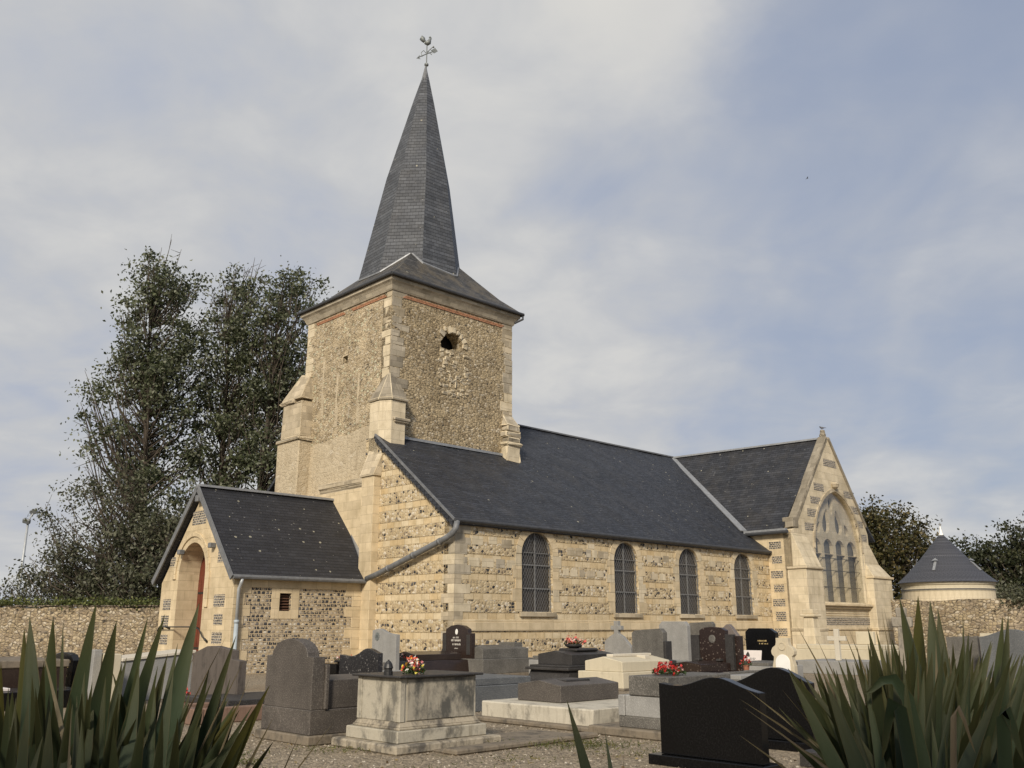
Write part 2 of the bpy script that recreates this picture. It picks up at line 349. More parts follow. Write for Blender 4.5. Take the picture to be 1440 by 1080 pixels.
def m_ground():
    m, n = newmat('gravel_ground'); o = objn(n)
    c = n.mix(n.noise(o, .35, 5, .6), (.185, .15, .105), (.31, .255, .18))
    v = n.vor(o, 34, 'F1', 1); r, g, b = n.xyz(v.outputs['Color'])
    c = n.mix(.75, c, n.mix(1.0, c, n.ramp(r, [(0, .35), (.3, .8), (.7, 1.2), (1, 1.75)]), 'MULTIPLY'))
    v2 = n.vor(o, 90, 'F1', 1); r2, _, _ = n.xyz(v2.outputs['Color'])
    c = n.mix(.5, c, n.mix(1.0, c, n.ramp(r2, [(0, .4), (1, 1.6)]), 'MULTIPLY'))
    gm = n.step(n.noise(o, .8, 5, .7), .60, .72)
    c = n.mix(n.m('MULTIPLY', gm, .5), c, (.10, .10, .04))
    mo = n.step(n.noise(n.vm('ADD', o, (11, 5, 0)), .5, 4, .6), .5, .7)
    c = n.mix(n.m('MULTIPLY', mo, .5), c, (.22, .155, .085))
    finish(n, c, .95, n.m('SUBTRACT', 1.0, v.outputs['Distance']), .7, .02)
    m, n = newmat('gravel_stone'); o = objn(n)
    v = n.vor(o, 18, 'F1', 1); r, g, b = n.xyz(v.outputs['Color'])
    finish(n, n.ramp(r, [(0, (.09, .075, .06)), (.3, (.20, .16, .115)), (.6, (.31, .265, .20)), (1, (.46, .42, .35))]), .9)
    m, n = newmat('field'); o = objn(n)
    finish(n, n.mix(n.noise(o, .05, 5), (.06, .075, .025), (.13, .12, .05)), .95)
m_ground()

def m_leaf(name, a, b, c, trans=.25, rough=.5):
    m, n = newmat(name)
    info = n.N('NewGeometry'); r = info.outputs['Random Per Island']
    col = n.ramp(r, [(0, a), (.5, b), (1, c)])
    o = objn(n)
    col = n.mix(1.0, col, n.ramp(n.noise(o, .8, 3), [(.3, .7), (.7, 1.3)]), 'MULTIPLY')
    p = n.N('BsdfPrincipled', Base_Color=col, Roughness=rough); p.inputs['Specular IOR Level'].default_value = .35
    t = n.N('BsdfTranslucent', col)
    n.t.links.new(n.N('MixShader', trans, p.outputs[0], t.outputs[0]).outputs[0], n.N('OutputMaterial').inputs[0])
m_leaf('poplar_leaf', (.045, .057, .024), (.088, .102, .048), (.23, .24, .17), .28)
m_leaf('bush_leaf', (.048, .054, .028), (.085, .09, .05), (.18, .18, .125), .28)
m_leaf('oak_leaf', (.032, .034, .013), (.062, .058, .020), (.12, .092, .034), .2)
m_leaf('dark_leaf', (.020, .025, .012), (.036, .042, .018), (.065, .066, .03), .15)
m_leaf('ivy_leaf', (.04, .055, .015), (.09, .11, .03), (.19, .20, .07), .2)
m_leaf('grass_blade', (.05, .07, .015), (.10, .11, .03), (.19, .16, .06), .3)
m_leaf('flower_leaf', (.02, .04, .01), (.04, .07, .02), (.07, .10, .03), .2)
m_plain('bark', (.075, .06, .045), .95, 0, .4, 6)
def m_petal(name, *cols):
    m, n = newmat(name); r = n.N('NewGeometry').outputs['Random Per Island']
    finish(n, n.ramp(r, [(i / len(cols), c) for i, c in enumerate(cols)], 'CONSTANT'), .6)
m_petal('petal_mixed', (.62, .10, .03), (.70, .28, .30), (.75, .62, .10), (.78, .74, .66), (.65, .06, .05), (.72, .45, .45))
m_petal('petal_red', (.30, .012, .012), (.42, .02, .02), (.5, .05, .04), (.55, .36, .33))
m_petal('petal_pink', (.60, .22, .16), (.68, .40, .32), (.55, .10, .08), (.68, .58, .50))
m_petal('petal_redwhite', (.5, .06, .06), (.66, .58, .52), (.6, .3, .28))

def m_phormium(name, a, b, edge):
    m, n = newmat(name); uv = uvn(n); x, y, _ = n.xyz(uv)
    r = n.N('NewGeometry').outputs['Random Per Island']
    c = n.ramp(r, [(0, a), (.6, b), (.93, tuple(k * 1.4 for k in b)), (.985, (.09, .085, .02))])
    st = n.noise(n.scale(uv, (260, .8, 1)), 1.0, 3, .6)
    c = n.mix(1.0, c, n.ramp(st, [(.3, .72), (.7, 1.35)]), 'MULTIPLY')
    tip = n.step(y, .80, 1.0)
    c = n.mix(n.m('MULTIPLY', tip, .5), c, (.10, .085, .025))
    e = n.step(n.m('ABSOLUTE', x), .90, 1.0)
    c = n.mix(n.m('MULTIPLY', e, .6), c, edge)
    p = n.N('BsdfPrincipled', Base_Color=c, Roughness=.45, Normal=n.bump(st, .25, .004)); p.inputs['Specular IOR Level'].default_value = .25
    t = n.N('BsdfTranslucent', c)
    n.t.links.new(n.N('MixShader', .12, p.outputs[0], t.outputs[0]).outputs[0], n.N('OutputMaterial').inputs[0])
m_phormium('flax_blade', (.017, .029, .013), (.048, .070, .036), (.16, .12, .05))
m_phormium('flax_dry', (.11, .08, .05), (.20, .16, .10), (.22, .18, .12))

# ---------------------------------------------------------------- mesh helpers
class MB:
    def __init__(s): s.v = []; s.f = []; s.mi = []
    def add(s, vs, fs, mi=0, M=None):
        o = len(s.v)
        s.v += [tuple(M @ Vector(p)) if M else tuple(p) for p in vs]
        s.f += [tuple(i + o for i in f) for f in fs]; s.mi += [mi] * len(fs); return s
    def box(s, x0, x1, y0, y1, z0, z1, mi=0, M=None):
        return s.add([(x0, y0, z0), (x1, y0, z0), (x1, y1, z0), (x0, y1, z0), (x0, y0, z1), (x1, y0, z1), (x1, y1, z1), (x0, y1, z1)],
                     [(0, 3, 2, 1), (4, 5, 6, 7), (0, 1, 5, 4), (1, 2, 6, 5), (2, 3, 7, 6), (3, 0, 4, 7)], mi, M)
    def frustum(s, a, b, mi=0):
        """a, b: (x0,x1,y0,y1,z) lower and upper rectangles"""
        r = lambda q: [(q[0], q[2], q[4]), (q[1], q[2], q[4]), (q[1], q[3], q[4]), (q[0], q[3], q[4])]
        return s.add(r(a) + r(b), [(0, 3, 2, 1), (4, 5, 6, 7), (0, 1, 5, 4), (1, 2, 6, 5), (2, 3, 7, 6), (3, 0, 4, 7)], mi)
    def plate(s, outer, holes, axis, a0, a1, mi=0):
        """outline (2-D) with holes, extruded along an axis from a0 to a1"""
        P = {'x': lambda p, a: (a, p[0], p[1]), 'y': lambda p, a: (p[0], a, p[1]), 'z': lambda p, a: (p[0], p[1], a)}[axis]
        loops = [outer] + list(holes); flat = [p for l in loops for p in l]; n = len(flat)
        tri = tessellate_polygon([[Vector((p[0], p[1], 0)) for p in l] for l in loops])
        fs = [tuple(t) for t in tri] + [tuple(i + n for i in reversed(t)) for t in tri]
        b = 0
        for l in loops:
            k = len(l); fs += [(b + i, b + (i + 1) % k, b + (i + 1) % k + n, b + i + n) for i in range(k)]; b += k
        return s.add([P(p, a0) for p in flat] + [P(p, a1) for p in flat], fs, mi)
    def prism(s, poly, axis, a0, a1, mi=0):
        P = {'x': lambda p, a: (a, p[0], p[1]), 'y': lambda p, a: (p[0], a, p[1]), 'z': lambda p, a: (p[0], p[1], a)}[axis]
        n = len(poly)
        return s.add([P(p, a0) for p in poly] + [P(p, a1) for p in poly],
                     [tuple(range(n)), tuple(range(2 * n - 1, n - 1, -1))] + [(i, (i + 1) % n, (i + 1) % n + n, i + n) for i in range(n)], mi)
    def slab(s, poly3, th, mi=0):
        """planar 3-D polygon given thickness downward along its normal"""
        p = [Vector(q) for q in poly3]; nrm = Vector((0, 0, 0))
        for i in range(len(p)): nrm += p[i].cross(p[(i + 1) % len(p)])
        nrm.normalize()
        if nrm.z < 0: nrm = -nrm
        n = len(p)
        return s.add(p + [q - nrm * th for q in p], [tuple(range(n)), tuple(range(2 * n - 1, n - 1, -1))] + [(i, (i + 1) % n, (i + 1) % n + n, i + n) for i in range(n)], mi)
    def beam(s, p0, p1, wd, h, up=(0, 0, 1), mi=0):
        p0, p1 = Vector(p0), Vector(p1); t = (p1 - p0).normalized(); sd_ = t.cross(Vector(up)).normalized(); u_ = sd_.cross(t)
        c = [(-wd / 2, -h / 2), (wd / 2, -h / 2), (wd / 2, h / 2), (-wd / 2, h / 2)]
        vs = [p + sd_ * a + u_ * b for p in (p0, p1) for a, b in c]
        return s.add(vs, [(0, 1, 2, 3), (7, 6, 5, 4), (0, 4, 5, 1), (1, 5, 6, 2), (2, 6, 7, 3), (3, 7, 4, 0)], mi)
    def tube(s, pts, r, n=8, mi=0, cap=True):
        pts = [Vector(p) for p in pts]; k = len(pts); rs = r if hasattr(r, '__len__') else [r] * k
        vs = []; prev = None
        for i, p in enumerate(pts):
            t = (pts[min(i + 1, k - 1)] - pts[max(i - 1, 0)]).normalized()
            if prev is None: prev = Vector((0, 0, 1)) if abs(t.z) < .9 else Vector((1, 0, 0))
            a = t.cross(prev).normalized(); b = t.cross(a); prev = -b if (-b).dot(prev) > 0 else b
            for j in range(n):
                an = 2 * math.pi * j / n; vs.append(p + (a * math.cos(an) + b * math.sin(an)) * rs[i])
        fs = [(i * n + j, i * n + (j + 1) % n, (i + 1) * n + (j + 1) % n, (i + 1) * n + j) for i in range(k - 1) for j in range(n)]
        if cap: fs += [tuple(range(n - 1, -1, -1)), tuple(range((k - 1) * n, k * n))]
        return s.add(vs, fs, mi)
    def lathe(s, prof, n=16, c=(0, 0, 0), mi=0):
        vs = [(c[0] + r * math.cos(2 * math.pi * j / n), c[1] + r * math.sin(2 * math.pi * j / n), c[2] + z) for r, z in prof for j in range(n)]
        k = len(prof)
        fs = [(i * n + j, i * n + (j + 1) % n, (i + 1) * n + (j + 1) % n, (i + 1) * n + j) for i in range(k - 1) for j in range(n)]
        fs += [tuple(range(n - 1, -1, -1)), tuple(range((k - 1) * n, k * n))]
        return s.add(vs, fs, mi)
    def build(s, name, mats, parent=None, bevel=0.0, smooth=False, uv=True, jitter=0.0, seg=1):
        me = bpy.data.meshes.new(name); me.from_pydata(s.v, [], s.f)
        mats = mats if isinstance(mats, (list, tuple)) else [mats]
        for q in mats: me.materials.append(MATS[q])
        me.polygons.foreach_set('material_index', s.mi)
        bm = bmesh.new(); bm.from_mesh(me); bmesh.ops.recalc_face_normals(bm, faces=bm.faces)
        if bevel:
            es = [e for e in bm.edges if len(e.link_faces) == 2 and e.calc_face_angle(0) > .5]
            bmesh.ops.bevel(bm, geom=es, offset=bevel, segments=seg, affect='EDGES', profile=.6)
        if jitter:
            rr = random.Random(len(s.v))
            for v_ in bm.verts: v_.co += Vector((rr.uniform(-1, 1), rr.uniform(-1, 1), rr.uniform(-1, 1))) * jitter
        bm.to_mesh(me); bm.free()
        if smooth: me.polygons.foreach_set('use_smooth', [True] * len(me.polygons))
        if uv:
            l = me.uv_layers.new(name='UVMap'); np_ = len(me.polygons)
            nor = np.empty(np_ * 3); me.polygons.foreach_get('normal', nor); nor = nor.reshape(-1, 3)
            lt = np.empty(np_, int); me.polygons.foreach_get('loop_total', lt)
            vi = np.empty(len(me.loops), int); me.loops.foreach_get('vertex_index', vi)
            co = np.empty(len(me.vertices) * 3); me.vertices.foreach_get('co', co); co = co.reshape(-1, 3)[vi]
            t = np.stack([-nor[:, 1], nor[:, 0], np.zeros(np_)], 1); ln = np.linalg.norm(t, axis=1)
            flat = ln < .05; t[flat] = (1, 0, 0); ln[flat] = 1; t /= ln[:, None]
            b = np.cross(nor, t); b[flat] = (0, 1, 0)
            t = np.repeat(t, lt, 0); b = np.repeat(b, lt, 0)
            l.data.foreach_set('uv', np.stack([(co * t).sum(1), (co * b).sum(1)], 1).ravel())
        o = bpy.data.objects.new(name, me); COL.objects.link(o)
        if parent: o.parent = parent
        return o

def _each(s, name, mats, parent, **kw):
    for k in range(0, len(s.v), 8):
        q = MB(); q.v = s.v[k:k + 8]; q.f = [tuple(i - k for i in f) for f in s.f[k // 8 * 6:k // 8 * 6 + 6]]; q.mi = [0] * 6
        mi = s.mi[k // 8 * 6]; q.build(name, mats[mi] if isinstance(mats, (list, tuple)) else mats, parent, **kw)
MB.build_each = _each

def tag(o, label=None, cat=None, group=None, kind=None):
    if label: o['label'] = label
    if cat: o['category'] = cat
    if group: o['group'] = group
    if kind: o['kind'] = kind
    return o
def empty(name, loc, rz=0.0, label=None, cat=None, group=None):
    o = bpy.data.objects.new(name, None); COL.objects.link(o); o.location = loc; o.rotation_euler = (0, 0, rz); o.empty_display_size = .3
    return tag(o, label, cat, group)
def arch(cx, z0, hw, zs, rise=None, n=14, pointed=False):
    """opening outline: sill z0, springing zs"""
    rise = rise or hw; pts = [(cx - hw, z0), (cx + hw, z0)]
    if pointed:
        rr = (hw * hw + rise * rise) / (2 * hw)
        for i in range(n + 1):
            a = i / n * math.asin(min(1, rise / rr)); pts.append((cx + hw - rr + rr * math.cos(a), zs + rr * math.sin(a)))
        for i in range(n - 1, -1, -1):
            a = i / n * math.asin(min(1, rise / rr)); pts.append((cx - hw + rr - rr * math.cos(a), zs + rr * math.sin(a)))
    else:
        for i in range(n + 1):
            a = math.pi * i / n; pts.append((cx + hw * math.cos(a), zs + rise * math.sin(a)))
    return pts

ROT = R(44.07)
N0 = Vector((-1.88, 30.40, 0)); U = Vector((math.cos(ROT), math.sin(ROT), 0)); V = Vector((-U.y, U.x, 0))
def loc(x, y, z=0.0): return N0 + U * x + V * y + Vector((0, 0, z))

# ---------------------------------------------------------------- ground
g = MB(); g.add([(-900, -300, 0), (900, -300, 0), (900, 1500, 0), (-900, 1500, 0)], [(0, 1, 2, 3)])
tag(g.build('ground', 'gravel_ground', uv=False), kind='structure')
g = MB(); g.add([(-900, 62, .004), (900, 62, .004), (900, 1500, .004), (-900, 1500, .004)], [(0, 1, 2, 3)])
tag(g.build('field', 'field', uv=False), kind='structure')

# ---------------------------------------------------------------- the church (local x east along the nave, y north)
CH = empty('church', N0, ROT, 'old flint and limestone church with slate roofs and a tall square tower with spire', 'church')
rnd = random.Random(3)
ZE, KR = 4.98, .762                       # nave eave height and roof pitch
zr = lambda y: ZE + KR * y
# south wall of the nave with four round-headed windows
WIN = [(3.87, .79), (8.87, .74), (13.11, .75), (17.3, .75)]
holes = [arch(c, 1.97, hw, 3.95) for c, hw in WIN]
sw = MB().plate([(0, 0), (19.7, 0), (19.7, 4.95), (0, 4.95)], holes, 'y', 0, .55).build('nave_wall', 'flint_bands', CH)
# stone dressings of the south wall: each block stands a little proud
q = MB()
z = .42; k = 0
while z < 4.6:
    h = rnd.choice([.27, .31, .34]); a, b = (.62, .34) if k % 2 else (.36, .58); p = rnd.uniform(.010, .018)
    a += rnd.uniform(-.1, .1); b += rnd.uniform(-.08, .08)
    q.add([(-p, -p, z), (a, -p, z), (a, .05, z), (.05, .05, z), (.05, b, z), (-p, b, z)] + [(-p, -p, z + h - .008), (a, -p, z + h - .008), (a, .05, z + h - .008), (.05, .05, z + h - .008), (.05, b, z + h - .008), (-p, b, z + h - .008)],
          [(5, 4, 3, 2, 1, 0), (6, 7, 8, 9, 10, 11)] + [(i, (i + 1) % 6, (i + 1) % 6 + 6, i + 6) for i in range(6)], rnd.choice([0, 0, 0, 1, 1, 2]))
    z += h; k += 1
q.build('quoin', ['limestone_pale', 'limestone_grey', 'limestone_old'], sw)
pb = MB()
pb.box(-.03, 19.5, -.045, .02, 1.33, 1.62, 0); pb.box(.02, 19.5, -.02, .02, 1.62, 1.70, 0)
pb.box(-.06, 19.5, -.06, .02, .0, .46, 1); pb.box(-.03, 19.5, -.05, .02, 4.76, 4.84, 0); pb.box(-.05, 19.5, -.10, .02, 4.84, 4.90, 0)
pb.build('string_course', ['limestone', 'limestone_warm'], sw, bevel=.012)
mm = MB()                                   # scattered replacement blocks near the eaves
for (x, zz, ww, hh, mi) in [(.15, 4.12, .55, .24, 1), (.75, 4.14, .5, .3, 0), (1.5, 4.2, .4, .26, 0), (2.1, 4.1, .5, .3, 2), (.05, 3.42, .5, .3, 1), (.6, 3.42, .5, .3, 0), (1.2, 3.42, .55, .3, 0), (1.85, 3.42, .42, .3, 1),
        (2.35, 3.43, .5, .28, 0), (5.45, 4.02, .42, .3, 2), (5.9, 4.03, .42, .3, 2), (6.5, 4.0, .3, .3, 1), (6.85, 4.0, .3, .3, 0), (7.2, 4.0, .6, .28, 2), (6.6, 4.33, .4, .2, 0), 
        (5.2, 3.28, .34, .26, 0), (5.6, 3.26, .4, .26, 0), (6.1, 3.27, .3, .26, 2), (6.5, 3.25, .5, .26, 2), (7.1, 3.28, .4, .26, 0), (10.2, 4.0, .4, .28, 0), (10.7, 4.0, .45, .28, 2), (11.3, 4.05, .4, .26, 2), (10.4, 3.3, .5, .26, 2),
        (11.0, 3.3, .4, .26, 0), (14.6, 4.0, .5, .28, 0), (15.2, 4.02, .4, .26, 2), (14.5, 3.4, .4, .26, 2), (15.2, 2.7, .4, .26, 0), (15.0, 3.3, .5, .26, 0)]:
    p = rnd.uniform(.006, .014); mm.box(x, x + ww - .012, -p, .02, zz, zz + hh - .012, mi)
mm.build_each('patch_block', ['limestone_pale', 'limestone_grey', 'limestone_old'], sw)

def surround(cx, hw, z0, zs, parent, y0=0.0):
    s_ = MB(); z = z0; k = 0
    while z < zs - .05:
        h = min(rnd.choice([.3, .36, .42]), zs - z)
        for sg in (-1, 1):
            wd = rnd.uniform(.27, .34) + (.14 if (k + (sg > 0)) % 2 else 0)
            a, b = sorted((cx + sg * (hw + .001), cx + sg * (hw + wd)))
            s_.box(a, b, y0 - rnd.uniform(.014, .024), y0 + .02, z, z + h - .008, rnd.choice([0, 0, 1]))
        z += h; k += 1
    nv = 11
    for i in range(nv):
        a0, a1 = math.pi * i / nv, math.pi * (i + 1) / nv - .012
        ro = hw + (.285 + rnd.uniform(-.02, .02) if abs(i - nv // 2) > 1 else .05); p = rnd.uniform(.014, .024)
        pts = [(cx + r_ * math.cos(a), zs + r_ * math.sin(a)) for r_, a in ((hw + .001, a0), (ro, a0), (ro, (a0 + a1) / 2), (ro, a1), (hw + .001, a1), (hw + .001, (a0 + a1) / 2))]
        s_.prism(pts, 'y', y0 - p, y0 + .02, rnd.choice([0, 0, 0, 1]))
    return s_.build('window_surround', ['limestone', 'limestone_pale'], parent)

def inside(x, z, cx, hw, z0, zs):
    if z < z0 or abs(x - cx) > hw: return False
    return z <= zs or (x - cx) ** 2 + (z - zs) ** 2 <= hw * hw
for cx, hw in WIN:
    z0, zs = 1.97, 3.95
    g_ = MB().prism(arch(cx, z0 - .02, hw + .02, zs), 'y', .19, .22).build('window', 'leaded_glass', CH)
    surround(cx, hw, z0, zs, g_)
    MB().box(cx - hw - .12, cx + hw + .12, -.09, .19, 1.80, 1.955).build('sill', 'limestone_old', g_, bevel=.015)
    b_ = MB()
    b_.box(cx - .02, cx + .02, .11, .15, z0, zs + hw - .01)
    for zz in (z0 + .80, z0 + 1.62, z0 + 2.05):
        r_ = hw if zz <= zs else math.sqrt(hw * hw - (zz - zs) ** 2)
        hh = .022 if zz < z0 + 1.9 else .012
        b_.box(cx - r_, cx + r_, .105, .155, zz - hh, zz + hh)
    po = arch(cx, z0, hw, zs)
    for i in range(len(po)):
        a, b = po[i], po[(i + 1) % len(po)]; b_.beam((a[0], .13, a[1]), (b[0], .13, b[1]), .03, .05, (0, 1, 0))
    b_.build('window_bar', 'window_bar', g_)
    wm = MB(); sl_ = 1.75; stp = .125      # diamond wire guard
    for sg in (-1, 1):
        c_ = -4.0
        while c_ < 5.0:
            seg = []
            for i in range(81):
                zz = z0 + (zs + hw - z0) * i / 80; xx = cx + sg * (zz - z0) / sl_ + c_ - .5
                if inside(xx, zz, cx, hw - .01, z0, zs): seg.append((xx, zz))
            if len(seg) > 1:
                (xa, za), (xb, zb) = seg[0], seg[-1]; wm.beam((xa, .06, za), (xb, .06, zb), .005, .005, (0, 1, 0))
            c_ += stp
    wm.build('wire_guard', 'wire', g_, uv=False)

# west wall of the nave beside the tower
ww = MB().prism([(0.02, 0), (5.3, 0), (5.3, 8.4), (4.6, zr(4.6) - .12), (.02, ZE - .12)], 'x', 0, .5).build('gable_wall', 'flint_bands', CH)
MB().box(-.05, .02, .02, 4.3, 0, .40).build('string_course', 'limestone', ww, bevel=.01)
bt = MB()                                   # west buttress beside the porch
bt.box(-.30, .01, 4.28, 5.05, 0, 6.85, 0)
bt.add([(-.36, 4.22, 6.85), (-.36, 5.11, 6.85), (.02, 5.11, 6.85), (.02, 4.22, 6.85), (-.36, 4.22, 6.93), (-.36, 5.11, 6.93), (.02, 5.11, 7.95), (.02, 4.22, 7.75)],
       [(0, 1, 2, 3), (4, 7, 6, 5), (0, 4, 5, 1), (1, 5, 6, 2), (2, 6, 7, 3), (3, 7, 4, 0)], 1)
bt.build('buttress', ['limestone', 'limestone_old'], CH, bevel=.012)

# nave roof
rf = MB()
yr, ye = 7.75, -.16
so_ = [(-.14, ye), (26, ye), (26, yr), (7.0, yr), (7.0, 4.56), (-.14, 4.56)]
rf.slab([(x, y, zr(y) - .03) for x, y in so_], .12)
def sheet(m, fn, nu, nv, skip=None):
    vs = [fn(i / nu, j / nv) for j in range(nv + 1) for i in range(nu + 1)]
    m.add(vs, [(j * (nu + 1) + i, j * (nu + 1) + i + 1, (j + 1) * (nu + 1) + i + 1, (j + 1) * (nu + 1) + i) for j in range(nv) for i in range(nu)])
def wav(x, y): return .014 * math.sin(x * 1.7 + y * .9) + .010 * math.sin(x * 3.9 - y * 2.3 + 1) + .008 * math.sin(y * 5.1 + x * .7) - .03
sheet(rf, lambda a, b: (-.15 + 26.15 * a, ye + (4.56 - ye) * b, zr(ye + (4.56 - ye) * b) + .035 + wav(26 * a, 4.7 * b)), 90, 16)
sheet(rf, lambda a, b: (7.0 + 19 * a, 4.56 + (yr - 4.56) * b, zr(4.56 + (yr - 4.56) * b) + .035 + wav(7 + 19 * a, 4.7 + 3.2 * b)), 66, 12)
no_ = [(26, yr), (26, 15.8), (0, 15.8), (0, 11.2), (7.0, 11.2), (7.0, yr)]
rf.slab([(x, y, zr(2 * yr - y)) for x, y in no_], .14)
nr = rf.build('nave_roof', 'slate', CH)
rc = MB(); rc.beam((7.0, yr, zr(yr) + .0), (26, yr, zr(yr) + .0), .3, .07); rc.build('ridge_cap', 'lead', nr)
fl = MB()
fl.beam((1.0, 4.55, zr(4.55) + .05), (6.4, 4.55, zr(4.55) + .05), .16, .10)
fl.beam((-.16, ye, zr(ye) + .02), (-.16, 4.5, zr(4.5) + .02), .07, .07, mi=1)
fl.build('flashing', ['zinc', 'lead'], nr)
vg = MB()                                   # slipped slates hanging over the west verge
yy = -.1
while yy < 4.4:
    vg.slab([(-.185, yy, zr(yy) - .03), (-.185, yy + .2, zr(yy + .2) - .06), (-.185, yy + .2, zr(yy + .2) - .22), (-.185, yy + .01, zr(yy) - .26)], .02); yy += .22
vg.build('verge', 'slate', nr)
gt = MB().tube([(-.2, -.21, 4.87), (19.5, -.21, 4.87)], .065, 8).build('gutter', 'dark_gutter', nr)
MB().box(-.1, 19.5, -.14, -.12, 4.79, 4.86).build('fascia', 'zinc', nr)
pd = MB()
pd.tube([(-.10, -.21, 4.84), (-.16, -.22, 4.60), (-.22, -.12, 4.44), (-.24, .15, 4.30), (-.24, 3.9, 3.28), (-.30, 4.5, 3.12)], .10, 10)
for yy in (.5, 1.9, 3.3): pd.tube([(-.24, yy - .05, 4.218 - (yy - .05 - .45) * .272), (-.24, yy + .05, 4.218 - (yy + .05 - .45) * .272)], .118, 10)
pd.build('drainpipe', 'lead', CH, smooth=True)

# ---------------------------------------------------------------- tower
TX0, TX1, TY0, TY1, TZ = .48, 7.05, 4.6, 10.78, 14.45
south_hole = [(3.02, 12.56), (3.5, 12.52), (3.62, 12.6), (3.98, 12.62), (4.16, 12.8), (4.1, 13.0), (3.96, 13.2), (3.74, 13.34), (3.45, 13.36), (3.24, 13.22), (3.12, 12.98), (2.98, 12.8)]
tw = MB()
tw.plate([(TX0, 0), (TX1, 0), (TX1, TZ), (TX0, TZ)], [south_hole], 'y', TY0, TY0 + .6, 0)
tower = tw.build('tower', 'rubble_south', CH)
west_hole = [(7.55, 12.0), (7.9, 12.0), (7.9, 12.32), (7.55, 12.32)]
twm = MB().plate([(TY0 + .6, 0), (TY1, 0), (TY1, TZ), (TY0 + .6, TZ)], [west_hole], 'x', TX0, TX0 + .6, 0)
twm.box(TX0, TX0 + .6, TY0 + .004, TY0 + .6, 0, TZ, 0)
twm.box(TX0 + .6, TX1, TY1 - .5, TY1, 0, TZ, 0); twm.box(TX1 - .5, TX1 - .004, TY0 + .6, TY1 - .5, 0, TZ, 0)
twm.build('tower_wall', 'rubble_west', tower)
MB().box(1.4, 6.2, 5.4, 10.1, 0, 14.3).build('dark_interior', 'interior_shade', tower)  # black box behind the openings, the tower's inner darkness put into colour
# stones of the blocked south opening
ob = MB(); ra = random.Random(5)
for i in range(8):
    a = math.pi * (i + .1) / 9; r0 = .70 + ra.uniform(-.06, .05)
    cx_, cz_ = 3.58 + r0 * math.cos(a), 12.80 + r0 * .95 * math.sin(a); sz = ra.uniform(.07, .15)
    M_ = Matrix.Translation((cx_, TY0 - .0, cz_)) @ Matrix.Rotation(-a + ra.uniform(-.3, .3), 4, 'Y')
    ob.box(-sz, sz, -ra.uniform(.03, .07), .06, -sz * .75, sz * .75, ra.choice([0, 1]), M_)
for i in range(95):
    x_, z_ = ra.uniform(2.95, 4.6), ra.uniform(10.6, 12.45)
    if ra.random() < .35 and z_ < 12: continue
    sz = ra.uniform(.05, .12)
    M_ = Matrix.Translation((x_, TY0, z_)) @ Matrix.Rotation(ra.uniform(-.25, .25), 4, 'Y')
    ob.box(-sz, sz, -ra.uniform(.005, .05), .05, -sz * .6, sz * .6, ra.choice([0, 1, 2, 3, 3, 1]) if z_ < 12 else ra.choice([0, 2, 2]), M_)
ob.box(2.95, 3.07, TY0 - .008, TY0 + .03, 11.2, 12.2, 1)
ob.box(3.50, 3.56, TY0 - .02, TY0 + .03, 10.95, 11.6, 3); ob.box(3.80, 3.86, TY0 - .02, TY0 + .03, 10.95, 11.5, 1)
ob.box(4.2, 4.6, TY0 - .06, TY0 + .03, 12.35, 12.47, 2)
ob.build('blocked_window', ['limestone_pale', 'limestone_grey', 'limestone_old', 'limestone_dark'], tower, bevel=.022, jitter=.02)
# corner dressings
qd = MB(); z = 10.0; k = 0
while z < TZ - .02:
    h = min(rnd.choice([.28, .34, .4, .46]), TZ - z); p = rnd.uniform(.004, .022)
    a = rnd.uniform(.3, .75) + (.2 if k % 2 else 0); b = rnd.uniform(.35, .5) + (0 if k % 2 else .15)
    qd.box(TX0 - p, TX0 + a, TY0 - p, TY0 + .03, z, z + h - .01, rnd.choice([1, 2, 2, 4, 4]))
    qd.box(TX0 - p + .002, TX0 + .03, TY0 + .03, TY0 + b, z, z + h - .012, rnd.choice([0, 0, 1]))
    qd.box(TX1 - rnd.uniform(.35, .7), TX1 + p, TY0 - p, TY0 + .2, z, z + h - .01, rnd.choice([0, 1, 2]))
    qd.box(TX0 - p, TX0 + .03, TY1 - rnd.uniform(.45, .6), TY1 + p, z, z + h - .01, 0)
    z += h; k += 1
for (a_, z0_, z1_) in [(6.55, 9.3, 11.4), (8.1, 9.4, 11.7), (9.2, 9.9, 12.6)]: qd.box(TX0 - .008, TX0 + .02, a_, a_ + .22, z0_, z1_, 3)
qd.build_each('corner_stone', ['limestone_pale', 'limestone_old', 'limestone_grey', 'lime_render', 'limestone_dark'], tower, bevel=.02, jitter=.014)
rp = [(5.2, 5.6), (10.05, 5.6), (10.05, 8.75), (9.6, 8.86), (8.9, 8.80), (8.1, 8.95), (7.3, 8.9), (6.4, 9.06), (5.2, 9.0)]
MB().prism(rp, 'x', TX0 - .035, TX0 + .02).build('render_coat', 'lime_render', tower)
ld = MB(); ld.box(.05, TX0, 5.25, 8.6, 6.75, 6.98); ld.box(.1, TX0, 5.25, 8.6, 6.62, 6.75); ld.box(.12, TX0 + .01, 5.05, 10.0, 3.0, 6.62, 1)
ld.build('ledge', ['limestone_old', 'limestone'], tower, bevel=.04, jitter=.02)
for a0, a1 in ((1.0, 3.55), (3.7, 4.9), (4.98, 6.35)):
    x_ = a0; br = MB()
    while x_ < a1:
        br.box(x_, x_ + .20, TY0 - .03, TY0 + .02, 14.19, 14.25); br.box(x_ + .1, x_ + .30, TY0 - .026, TY0 + .02, 14.262, 14.32); x_ += .212
    br.build('brick_course', 'brick_red', tower)
